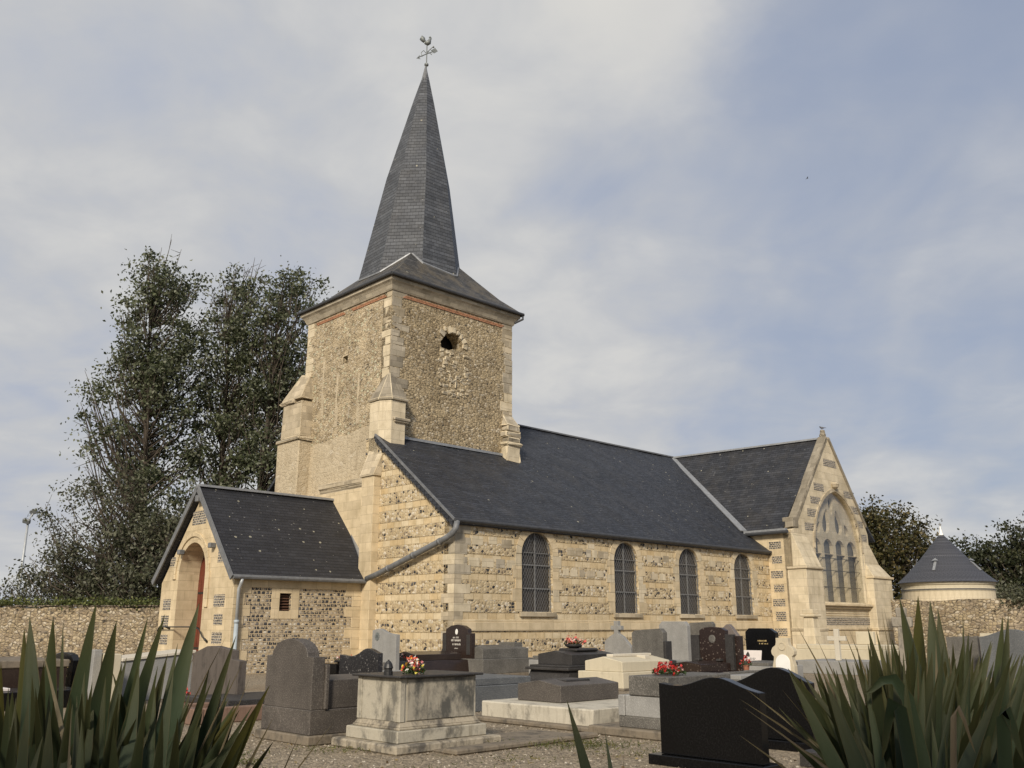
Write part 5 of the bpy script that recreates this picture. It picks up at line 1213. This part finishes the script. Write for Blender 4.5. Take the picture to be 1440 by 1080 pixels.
wave = lambda t: .88 - .035 * math.sin(t * 6.5 + .3) * 0 + .10 * math.exp(-((t - .60) / .24) ** 2) - .035 * math.exp(-((t - .2) / .2) ** 2) - .07 * t * t
S_ = grave('headstone_grave', 'large polished black headstone with a wavy top closest to the flax clump', (-11.0, -17.72))
head(S_, 'granite_black', .06, .19, [(.0, .11), (1.30, .11)] + curve(.0, 1.30, wave, 30), bev=.006); blk(S_, 'base', 'granite_black', -.05, .34, -.06, 1.40, 0, .108, .006)
S2 = grave('headstone_grave', 'second polished black headstone with a rounded hump behind the wavy one', (-8.9, -17.15))
head(S2, 'granite_black', .06, .2, [(.0, .11), (1.45, .11)] + curve(.0, 1.45, lambda t: .74 + .24 * math.exp(-((t - .66) / .3) ** 2), 30), bev=.006); blk(S2, 'base', 'granite_black', -.05, .34, -.06, 1.52, 0, .108, .006)
S3 = grave('planted_grave', 'black kerbed grave planted with short grass beside the polished black headstones', (-10.0, -18.5), 'grave')
for (a, b, c, d_) in ((0, 1.8, 0, .12), (0, 1.8, .78, .9), (0, .12, .12, .78), (1.68, 1.8, .12, .78)): blk(S3, 'kerb', 'granite_charcoal', a, b, c, d_, 0, .16, .008)
rr = np.random.RandomState(2); gr_ = np.stack([rr.uniform(.15, 1.65, 900), rr.uniform(.14, .76, 900), rr.uniform(.08, .28, 900)], 1)
leaf_mesh('grass_tuft', 'grass_blade', gr_, .12, S3, 3, .12, 0)

X1 = grave('ledger_grave', 'low dark grey ledger between the cream ridged tomb and the square-cut speckled headstone', (1.0, -6.6))
blk(X1, 'base', 'granite_charcoal', 0, 2.1, 0, 1.1, 0, .42); slabtop(X1, 'slab', 'granite_charcoal', .1, 2.0, .08, 1.02, .42, .52, .05)
X2 = grave('ledger_grave', 'pale curved kerb stone slab tucked behind the moulded dark tomb', (-.2, -4.9))
blk(X2, 'base', 'granite_light', 0, 2.0, 0, 1.3, 0, .55); blk(X2, 'slab', 'granite_grey', .08, 1.95, .08, 1.22, .55, .66)
X3 = grave('ledger_grave', 'flat grey granite ledger with a low cross in relief beside the red pot', (.9, -11.2))
blk(X3, 'base', 'granite_grey', -1.9, .7, 0, 1.2, 0, .3); blk(X3, 'slab', 'granite_light', -1.8, .6, .08, 1.12, .3, .4)
mo = MB(); mo.beam((-1.6, .6, .42), (.3, .6, .42), .14, .06); mo.beam((-.3, .3, .42), (-.3, .9, .42), .14, .055); mo.build('relief_cross', 'granite_grey', X3, bevel=.008, uv=False)

T1 = grave('stone_tomb', 'long cream stone tomb with stepped courses at the foot of the transept gable', (14.0, -7.2))
blk(T1, 'base', 'concrete_cream', 0, 1.9, -.4, 3.2, 0, .62, .02); blk(T1, 'course', 'concrete_cream', .12, 1.8, -.25, 3.05, .62, .80, .02); blk(T1, 'backing', 'concrete_cream', .9, 1.1, .25, .95, .80, 1.28, .02)
T2 = grave('stone_cross', 'plain white stone cross on a low grey tomb before the transept', (9.5, -8.5), 'cross')
cx_ = MB(); cx_.box(.0, .13, .22, .38, .40, 1.40); cx_.box(.002, .128, -.02, .22, 1.02, 1.17); cx_.box(.002, .128, .38, .62, 1.02, 1.17); cx_.build('cross', 'cross_white', T2, bevel=.01, uv=False)
blk(T2, 'base', 'granite_light', -.8, 1.4, -.7, 1.5, 0, .40)
T3 = grave('broken_column', 'tapering stone pillar monument with a flat cap against the transept buttress', (15.23, -4.42), 'monument')
mo = MB(); mo.box(-.1, .72, -.1, .72, 0, .5); mo.frustum((.02, .6, .02, .6, .5), (.1, .52, .1, .52, 1.85)); mo.box(0, .62, 0, .62, 1.85, 1.95); mo.box(.08, .54, .08, .54, 1.95, 2.15); mo.build('shaft', 'limestone_pale', T3, bevel=.02)
T4 = grave('stone_cross', 'tall lichened stone cross with stubby arms before the far flint wall', (12.2, -9.5), 'cross')
mo = MB(); mo.box(-.2, .5, -.2, .75, 0, .35); mo.frustum((.0, .26, .08, .48, .35), (.04, .22, .14, .42, 1.45)); mo.box(.035, .225, -.06, .62, 1.45, 1.78); mo.frustum((.04, .22, .12, .44, 1.78), (.04, .22, .10, .46, 2.10)); mo.build('cross', 'cross_weathered', T4, bevel=.03, jitter=.012, uv=False)
R1 = grave('headstone_grave', 'plain grey square headstone glimpsed between the flax blades', (11.44, -11.92))
head(R1, 'granite_grey', 0, .2, [(0, 0), (.95, 0), (.95, 1.15), (0, 1.18)])
R1b = grave('headstone_grave', 'narrow pale headstone glimpsed between the flax blades', (11.3, -12.5))
head(R1b, 'concrete_cream', 0, .2, [(0, 0), (.45, 0), (.43, 1.27), (.02, 1.27)])
R2 = grave('headstone_grave', 'wide dark blue-grey headstone with a sweeping top by the far flint wall', (10.35, -13.58))
head(R2, 'granite_blue', 0, .2, [(-.9, 0), (1.2, 0)] + curve(-.9, 1.2, lambda t: 1.18 + .22 * math.sin(math.pi * min(1, t * 1.15)) ** 2, 16))

U1 = grave('headstone_grave', 'black round-cornered headstone with rows of gold letters behind the flax', (-11.75, -.23))
head(U1, 'granite_black', 0, .16, [(0, 0), (1.36, 0), (1.36, .72), (1.2, .84), (.9, .89), (.5, .89), (.2, .84), (0, .72)])
engraving(U1, 'gold_letter', -.003, .68, .66, [(.9, .06), (.8, .06), (.7, .06), (.8, .06), (.5, .05)], 8)
U2 = grave('granite_tomb', 'dark brown tomb with a rough grey top by the left flint wall'.replace('left ', 'ivy-topped '), (-13.6, -1.2))
blk(U2, 'base', 'granite_dark_brown', 0, 1.4, 0, 3.0, 0, .62); blk(U2, 'slab', 'concrete_old', -.03, 1.43, -.03, 3.03, .62, .78, .02)
U3 = grave('headstone_grave', 'slim pale stone post beside a cream slab behind the flax', (-12.85, -4.41))
blk(U3, 'post', 'granite_light', 0, .16, .0, .34, 0, 1.05); blk(U3, 'slab', 'concrete_cream', .18, .34, -.5, 1.1, 0, .98)
U4 = grave('granite_tomb', 'pale grey speckled tomb with a sloping white top near the porch steps', (-11.9, -3.4))
mo = MB(); mo.prism([(0, 0), (1.5, 0), (1.5, .92), (0, .78)], 'y', -.1, .9); mo.build('base', 'granite_light', U4, bevel=.012, uv=False); mo = MB(); mo.prism([(-.04, .785), (1.54, .925), (1.54, .99), (-.04, .85)], 'y', -.14, .94); mo.build('top', 'cross_white', U4, bevel=.01, uv=False)
U5 = grave('headstone_grave', 'small grey kerbed grave with dark stones at the foot of the ivy wall', (-14.6, -4.2))
blk(U5, 'kerb', 'granite_black', 0, 1.8, 0, 1.4, 0, .32); blk(U5, 'plaque', 'white_plaque', -.02, .5, .3, .9, .32, .38)

# ---------------------------------------------------------------- flowers, pots, lantern, birds
def flowers(name, label, at, n, rad, h, petal, pot=None, seed=0, cat='flowers', bloom=.05, group='flowers on the graves'):
    r = np.random.RandomState(seed); root = empty(name, at, ROT, label, cat, group)
    z0 = 0.0
    if pot == 'bowl': MB().lathe([(rad * .55, 0), (rad * .95, .05), (rad * 1.0, .10), (rad * .9, .10)], 14).build('pot', 'plastic_dark', root, smooth=True, uv=False); z0 = .08
    if pot == 'pot': MB().lathe([(rad * .45, 0), (rad * .6, .13), (rad * .66, .13), (rad * .66, .16), (rad * .5, .16)], 12).build('pot', 'terracotta', root, smooth=False, uv=False); z0 = .14
    a = r.uniform(0, 2 * math.pi, n); q = np.sqrt(r.rand(n)) * rad
    C0 = np.stack([q * np.cos(a), q * np.sin(a), z0 + h * (1 - (q / rad) ** 2 * .75) * r.uniform(.65, 1.05, n) + .02], 1)
    k = 9; cc = np.repeat(C0, k, 0) + r.normal(size=(n * k, 3)) * bloom * .42
    leaf_mesh('blooms', petal, cc, bloom, root, seed, .9, .3, .2)
    m = 16 * n; a = r.uniform(0, 2 * math.pi, m); q = np.sqrt(r.rand(m)) * rad * 1.1
    leaf_mesh('foliage', 'flower_leaf', np.stack([q * np.cos(a), q * np.sin(a), z0 + r.rand(m) * h * .8 * (1 - (q / rad / 1.2) ** 2 * .7) + .015], 1), .045, root, seed + 3, .45)
    return root
flowers('bouquet', 'bright orange, pink and yellow bouquet on the dark lid of the limestone chest tomb', loc(-12.20, -13.50, .896), 18, .125, .19, 'petal_mixed', None, 1, bloom=.05)
flowers('flower_bowl', 'dark bowl of pink artificial flowers on the dark grey polished tomb', loc(-1.0, -6.1, .925), 26, .24, .17, 'petal_pink', 'bowl', 2, bloom=.075)
flowers('bouquet', 'low spray of red flowers lying on the stepped grey tomb', loc(-8.75, -14.95, .825), 20, .22, .12, 'petal_red', None, 3, bloom=.045)
flowers('bouquet', 'tight bunch of red flowers at the far end of the stepped grey tomb', loc(-8.5, -14.7, .825), 9, .13, .15, 'petal_red', None, 13, bloom=.05)
flowers('potted_flowers', 'small pot of red flowers by the corner of the speckled ledger', loc(.75, -10.25, .405), 10, .13, .2, 'petal_red', 'pot', 4)
flowers('potted_flowers', 'red geranium half hidden behind the flax blades', loc(-11.95, -6.5, 0), 9, .10, .30, 'petal_red', 'pot', 5)
flowers('potted_flowers', 'small pot of pink flowers at the foot of the headstone with a cross on top', loc(4.5, -2.3, .42), 9, .16, .16, 'petal_pink', 'pot', 6)
flowers('potted_flowers', 'red and white flowers at the foot of the tall plain headstone', loc(5.5, -4.1, .42), 10, .16, .16, 'petal_redwhite', 'pot', 7)
flowers('potted_flowers', 'low pot of white and red flowers on the dark brown tomb with the oval medallion', loc(-2.9, -1.3, .62), 8, .14, .08, 'petal_redwhite', None, 8)
flowers('potted_flowers', 'pale flowers in a dark trough by the porch wall', loc(-2.6, 2.3, .35), 12, .28, .12, 'petal_redwhite', 'bowl', 9)
tr0 = grave('headstone_grave', 'dark grey block headstone with a planted trough under the porch wall', (-4.8, 1.25))
blk(tr0, 'block', 'granite_charcoal', 0, .6, .2, 1.0, 0, .98); blk(tr0, 'trough', 'granite_black', 1.5, 2.8, .4, 1.6, 0, .36)
lt = empty('grave_lantern', loc(-12.47, -13.32, .896), ROT, 'small dark metal lantern on the lid of the limestone chest tomb', 'lantern')
MB().lathe([(.058, 0), (.058, .045), (.05, .05), (.05, .07)], 12).build('base', 'iron', lt, uv=False)
MB().lathe([(.05, .07), (.062, .085), (.05, .13), (.028, .165), (.012, .172), (.012, .185)], 12).build('cap', 'iron', lt, uv=False)
def bird(label, at, s, rz):
    b = MB(); b.tube([(-.16, 0, .10), (-.08, 0, .10), (0, 0, .11), (.08, 0, .14), (.11, 0, .19), (.15, 0, .20)], [.012, .04, .06, .05, .035, .012], 8)
    b.add([(-.26, -.02, .07), (-.26, .02, .07), (-.12, .03, .11), (-.12, -.03, .11), (-.2, 0, .115)], [(0, 1, 2, 3), (0, 4, 1), (1, 4, 2), (2, 4, 3), (3, 4, 0)])
    b.tube([(.0, -.02, .07), (.01, -.02, 0)], .008, 5); b.tube([(.0, .02, .07), (.01, .02, 0)], .008, 5)
    o = b.build('pigeon', 'bird_grey', None, smooth=True, uv=False); o.location = at; o.rotation_euler = (0, 0, rz); o.scale = (s, s, s)
    return tag(o, label, 'bird')
bird('grey pigeon perched on the tip of the transept gable', loc(XM, SY + .2, ZA + .38), .9, R(150))
fb = MB(); fb.tube([(-.1, 0, 0), (0, 0, .02), (.12, 0, .01)], [.02, .05, .015], 6)
for s_ in (-1, 1): fb.add([(-.05, 0, .03), (.07, 0, .03), (.02, s_ * .22, .12), (-.06, s_ * .42, .02), (-.05, s_ * .2, .09)], [(0, 1, 2, 4), (4, 2, 3)])
o = fb.build('flying_bird', 'bird_grey', None, uv=False); o.location = (19.6, 55, 30.2); o.scale = (.6, .6, .6); tag(o, 'distant bird with spread wings in the open sky', 'bird')

# ---------------------------------------------------------------- gravel and tufts near the camera
rr = np.random.RandomState(31); gm = MB(); k = 0
while k < 9000:
    y = 6.0 + 12 * rr.rand() ** 1.6; x = rr.uniform(-4.5, 5.5)
    s_ = .008 + .016 * rr.rand() ** 2; a = rr.rand() * 6.3; c_, d_ = math.cos(a) * s_, math.sin(a) * s_
    gm.add([(x + c_, y + d_, 0), (x - d_, y + c_ * .8, 0), (x - c_, y - d_, 0), (x + d_, y - c_ * .8, 0), (x, y, s_ * .8)], [(0, 1, 4), (1, 2, 4), (2, 3, 4), (3, 0, 4)]); k += 1
tag(gm.build('gravel', 'gravel_stone', uv=False), 'loose beige pebbles scattered over the churchyard path', 'gravel', kind='stuff')
tf = []
for (x, y, n_, sp_) in [(-3.0, 10.9, 160, .12), (-2.6, 10.3, 60, .08), (.5, 12.6, 500, .5), (1.0, 12.4, 300, .35), (-5.4, 16.0, 240, .3), (-5.0, 17.0, 200, .3), (.1, 11.2, 60, .25), (-2.2, 12.0, 120, .3), (-4.2, 12.6, 160, .3), (1.6, 11.6, 140, .3), (3.0, 9.6, 160, .3), (-1.0, 10.4, 60, .5), (2.2, 13.4, 120, .25), (-3.4, 11.6, 90, .15)]:
    tf.append(np.stack([rr.normal(x, sp_, n_), rr.normal(y, sp_ * .5, n_), rr.uniform(.0, .06, n_)], 1))
tag(leaf_mesh('grass', 'grass_blade', np.concatenate(tf), .07, None, 6, .14, 0), 'small tufts of grass in the gravel between the graves', 'grass', kind='stuff')

m_leaf('dead_leaf', (.10, .06, .025), (.18, .12, .05), (.26, .20, .09), .1)
fl_ = np.stack([rr.uniform(-6, 6, 900), 7 + 14 * rr.rand(900) ** 1.3, rr.uniform(.01, .03, 900)], 1)
tag(leaf_mesh('fallen_leaves', 'dead_leaf', fl_, .045, None, 16, .7, 2.5), 'scattered brown fallen leaves on the gravel', 'leaves', kind='stuff')

hb = MB(); hr_ = np.random.RandomState(77)  # unseen leafy screen added behind the camera, keeping sun off the flax
hb.box(-11, 7, -3.1, -2.3, 0, 3.9)
hd = leaf_mesh('shade_screen', 'dark_leaf', np.stack([hr_.uniform(-11.2, 7.2, 26000), hr_.normal(-2.7, .42, 26000), 4.35 * hr_.rand(26000) ** .8], 1), .17, None, 78, .6)
tag(hd, 'leafy screen added out of view behind the camera to shade the flax', 'shade_screen', kind='stuff')
hc = hb.build('shade_screen_core', 'bark', hd, uv=False)

# ---------------------------------------------------------------- New Zealand flax in front of the camera: blades as real folded straps
FL, PT = 1282.0, R(14.85)
def ptc(px, py, D):
    """the point D metres ahead of the camera that stands at this place in the view"""
    d_ = Vector((0, math.cos(PT), math.sin(PT))) * FL + Vector((1, 0, 0)) * (px - 720) + Vector((0, -math.sin(PT), math.cos(PT))) * (540 - py)
    return Vector((0, 0, 1.5)) + d_ * (D / d_.y)
def blade(m, uvs, pts, w, face, fold=.25, n=10):
    """strap leaf through 3-4 points, widest at a third, tapering to a point"""
    P = [Vector(p) for p in pts]
    if len(P) == 3:
        a, b, c = P; t = (b - a).length / ((b - a).length + (c - b).length); q = (b - a * (1 - t) ** 2 - c * t * t) / (2 * t * (1 - t))
        P = [a * (1 - s) ** 2 + q * 2 * s * (1 - s) + c * s * s for s in [i / 8 for i in range(9)]]
    k = len(P) - 1; vs = []
    for i in range(n + 1):
        t = i / n; s = t * k; j = min(k - 1, int(s)); f = s - j
        p0, p1, p2, p3 = P[max(0, j - 1)], P[j], P[j + 1], P[min(k, j + 2)]
        p = .5 * ((2 * p1) + (p2 - p0) * f + (2 * p0 - 5 * p1 + 4 * p2 - p3) * f * f + (3 * p1 - p0 - 3 * p2 + p3) * f ** 3)
        tg = (.5 * ((p2 - p0) + 2 * (2 * p0 - 5 * p1 + 4 * p2 - p3) * f + 3 * (3 * p1 - p0 - 3 * p2 + p3) * f * f)).normalized()
        sd_ = tg.cross(face); sd_ = sd_.normalized() if sd_.length > 1e-4 else Vector((1, 0, 0)); nr_ = sd_.cross(tg)
        ww = 1.5 * w * (min(1, .45 + t * 1.6) * (1 if t < .58 else max(.015, 1 - ((t - .58) / .42) ** 2.1)))
        vs += [p - sd_ * ww / 2, p + nr_ * ww * fold, p + sd_ * ww / 2]; uvs += [(-1, t), (0, t), (1, t)]
    m.add(vs, [(i * 3 + c, i * 3 + c + 1, i * 3 + c + 4, i * 3 + c + 3) for i in range(n) for c in (0, 1)])
def flax(label, base, tips, n_rand, rrange, seed, dry):
    r = random.Random(seed); base = Vector((*base, 0)); root = empty('flax_plant', base, 0, label, 'plant', 'New Zealand flax clumps')
    for nm, mt, lst in (('blades', 'flax_blade', tips), ('dry_stems', 'flax_dry', dry)):
        m = MB(); uvs = []
        for (tx, ty, bx, by, wpx, D, *rest) in lst:
            T = ptc(tx, ty, D); Mi = ptc(bx, by, D + r.uniform(-.1, .15)); w_ = wpx / FL * D * 1.0
            dn = (Mi - T).normalized(); g1 = Mi + dn * (Mi.z / max(.35, -dn.z)) if not rest else Mi; g1.z = 0
            g0 = (base + Vector(((Mi.x - base.x) * .35, (Mi.y - base.y) * .35, 0))).lerp(g1, .5); g0.z = 0
            fc = Vector((r.uniform(-.35, .35), -1, r.uniform(-.1, .3))).normalized()
            mids = [ptc(q_[0], q_[1], D) for q_ in rest]
            blade(m, uvs, [p - base for p in [g0, Mi] + mids + [T]], w_, fc, r.uniform(.12, .35) * r.choice([1, -1]), 14)
        if nm == 'blades':
            for i in range(n_rand):
                a = r.uniform(0, 2 * math.pi); le = r.uniform(*rrange); out = r.uniform(.05, .62) ** 1.1 * le * .8; h = math.sqrt(max(.1, le * le - out * out))
                b0 = base + Vector((math.cos(a) * .12 * r.random(), math.sin(a) * .12 * r.random(), 0)); dr_ = Vector((math.cos(a), math.sin(a) * .7, 0))
                tip = b0 + dr_ * out + Vector((0, 0, h)); mid = b0 + dr_ * out * .33 + Vector((0, 0, h * .55))
                if math.hypot(tip.x, tip.y) < 1.3: continue
                fc = (-dr_ * r.uniform(.4, 1) + Vector((r.uniform(-.7, .7), r.uniform(-1, .2), .3))).normalized()
                blade(m, uvs, [p - base for p in (b0, mid, tip)], r.uniform(.035, .065), fc, r.uniform(.15, .4))
        o = m.build(nm, mt, root, smooth=True, uv=False)
        l_ = o.data.uv_layers.new(name='UVMap'); vi = np.empty(len(o.data.loops), int); o.data.loops.foreach_get('vertex_index', vi)
        l_.data.foreach_set('uv', np.array(uvs)[vi].ravel())
    return root
left_tips = [(42, 867, 46, 1080, 30, 2.6), (34, 884, 34, 1080, 22, 2.7), (75, 867, 64, 1080, 24, 2.9), (89, 873, 82, 1080, 9, 2.8), (136, 845, 92, 1080, 31, 2.6), (164, 873, 124, 1080, 29, 2.5), (208, 868, 158, 1080, 15, 2.9),
    (232, 864, 168, 1080, 22, 2.8), (280, 848, 222, 1080, 27, 2.6), (332, 894, 272, 1080, 15, 2.7), (379, 964, 318, 1085, 22, 2.5), (385, 1042, 352, 1090, 12, 2.4), (12, 967, 6, 1080, 20, 2.4), (119, 945, 108, 1080, 15, 2.6),
    (158, 945, 196, 1085, 16, 2.9), (236, 919, 194, 1080, 18, 2.7), (229, 1000, 222, 1085, 18, 2.3), (268, 970, 236, 1082, 20, 2.5), (294, 942, 258, 1080, 18, 2.7), (355, 993, 300, 1085, 16, 2.5), (337, 998, 286, 1085, 18, 2.6),
    (167, 975, 150, 1082, 18, 2.4), (62, 930, 52, 1085, 22, 2.35), (196, 940, 176, 1085, 22, 2.55), (218, 950, 205, 1085, 20, 2.6), (100, 980, 88, 1085, 24, 2.3), (140, 1000, 132, 1085, 20, 2.3), (250, 905, 214, 1085, 16, 2.8),
    (178, 925, 140, 1085, 20, 2.75), (40, 985, 30, 1085, 24, 2.3), (312, 1010, 270, 1088, 16, 2.4), (205, 985, 190, 1088, 24, 2.35), (70, 1000, 66, 1088, 24, 2.25), (-10, 930, -14, 1085, 26, 2.5), (345, 1035, 318, 1092, 14, 2.4), (250, 1010, 244, 1088, 22, 2.3), (285, 1000, 262, 1088, 18, 2.4), (115, 1010, 112, 1088, 20, 2.3), (160, 1020, 160, 1088, 22, 2.25), (20, 1010, 14, 1088, 22, 2.25)]
_r = random.Random(12)
for _ in range(70):
    x_ = _r.uniform(-20, 360); y_ = _r.uniform(930, 1050) + max(0, x_ - 250) * .2; left_tips.append((x_, y_, x_ * .84 + _r.uniform(-8, 20), 1090, _r.uniform(12, 24), _r.uniform(2.3, 3.0)))
left_dry = [(345, 925, 268, 1085, 3, 2.6), (58, 906, 90, 1040, 6, 2.6), (318, 895, 225, 1085, 3, 2.7), (352, 950, 300, 1085, 3, 2.6), (384, 1010, 342, 1090, 7, 2.5), (246, 1030, 214, 1085, 4, 2.4), (278, 915, 200, 1060, 4, 2.7), (420, 1035, 396, 1090, 3, 2.6), (470, 1015, 410, 1092, 3, 2.6), (100, 1000, 96, 1085, 5, 2.3)]
flax('tall dark green flax clump in front of the porch and the ivy-topped wall', (-1.15, 2.75), left_tips, 0, (1.3, 1.5), 3, left_dry)
flax('few stray flax blades rising in front of the wide whitewashed plinth', (.30, 2.35), [(797, 984, 826, 1088, 19, 2.3), (851, 1030, 860, 1090, 11, 2.35)], 0, (1, 1), 4, [(878, 1052, 876, 1090, 2, 2.3)])
right_tips = [(1265, 841, 1312, 1080, 30, 2.6), (1291, 838, 1296, 1080, 30, 2.8), (1308, 845, 1326, 1080, 30, 2.7), (1319, 857, 1340, 1080, 24, 2.9), (1354, 865, 1360, 1080, 8, 2.8), (1362, 890, 1354, 1080, 22, 2.6), (1410, 868, 1398, 1080, 20, 2.8), (1418, 864, 1408, 1080, 23, 2.6),
    (1437, 923, 1426, 1080, 20, 2.6), (1220, 882, 1268, 1080, 21, 2.8), (1232, 887, 1276, 1080, 14, 2.7), (1245, 907, 1268, 1080, 15, 2.6), (1254, 898, 1300, 1080, 20, 2.8), (1179, 929, 1234, 1080, 16, 2.7), (1190, 932, 1244, 1080, 16, 2.6), (1201, 929, 1256, 1080, 18, 2.7),
    (1108, 940, 1210, 1085, 25, 2.5), (1093, 1026, 1160, 1088, 11, 2.4), (1095, 995, 1180, 1088, 12, 2.5), (1343, 951, 1362, 1085, 17, 2.4), (1397, 943, 1388, 1085, 18, 2.6), (1130, 950, 1216, 1085, 20, 2.6), (1150, 960, 1222, 1085, 20, 2.5), (1120, 985, 1206, 1088, 18, 2.4),
    (1215, 976, 1325, 1085, 13, 2.3, (1290, 1030)), (1240, 1070, 1300, 1120, 16, 2.2, (1275, 1038)), (1335, 1050, 1345, 1110, 14, 2.2), (1328, 1030, 1336, 1105, 12, 2.25), (1440, 1072, 1395, 1100, 14, 2.2, (1412, 1052)), (1385, 1030, 1366, 1100, 14, 2.3), (1300, 960, 1310, 1085, 24, 2.5), (1330, 930, 1330, 1085, 24, 2.7),
    (1280, 940, 1290, 1085, 26, 2.6), (1240, 960, 1262, 1085, 20, 2.5), (1165, 1000, 1226, 1088, 18, 2.4), (1210, 1000, 1250, 1088, 18, 2.4), (1190, 1030, 1230, 1090, 16, 2.3), (1260, 1000, 1282, 1088, 22, 2.4), (1310, 1010, 1318, 1088, 20, 2.35), (1360, 990, 1358, 1088, 20, 2.4), (1420, 980, 1410, 1088, 24, 2.4), (1450, 900, 1440, 1085, 24, 2.7), (1440, 1000, 1432, 1088, 22, 2.4), (1390, 1000, 1386, 1088, 20, 2.4), (1140, 1040, 1190, 1092, 14, 2.35), (1375, 960, 1374, 1085, 16, 2.7), (1290, 905, 1302, 1080, 22, 2.9), (1340, 905, 1346, 1080, 20, 2.9), (1225, 930, 1260, 1085, 18, 2.8), (1160, 975, 1230, 1085, 16, 2.6), (1115, 1010, 1185, 1090, 14, 2.5)]
for _ in range(170):
    x_ = _r.uniform(1110, 1470); y_ = 900 + abs(_r.gauss(0, 62)) + max(0, 1210 - x_) * .42; right_tips.append((x_, min(y_, 1062), 1290 + (x_ - 1290) * .62 + _r.uniform(-10, 10), 1090, _r.uniform(10, 25), _r.uniform(2.3, 3.1)))
right_dry = [(1040, 983, 1190, 1085, 5, 2.5), (1048, 968, 1180, 1075, 5, 2.55), (1046, 995, 1110, 1040, 4, 2.45), (1040, 1034, 1130, 1100, 6, 2.4), (1120, 879, 1215, 1060, 4, 2.7), (1147, 895, 1226, 1070, 4, 2.7), (1186, 886, 1256, 1070, 4, 2.75), (1193, 882, 1262, 1075, 4, 2.7), (1240, 860, 1276, 1060, 4, 2.8), (1243, 855, 1284, 1060, 3, 2.8), (1100, 970, 1180, 1070, 3, 2.6), (1316, 900, 1322, 1085, 8, 2.55), (1305, 915, 1300, 1085, 6, 2.5), (1338, 920, 1334, 1085, 7, 2.5), (1372, 1060, 1290, 1100, 6, 2.2, (1340, 1052)), (1290, 930, 1296, 1085, 6, 2.5)]
flax('broad dark green flax clump in front of the transept and the dovecote', (1.15, 2.75), right_tips, 0, (1.2, 1.5), 5, right_dry)
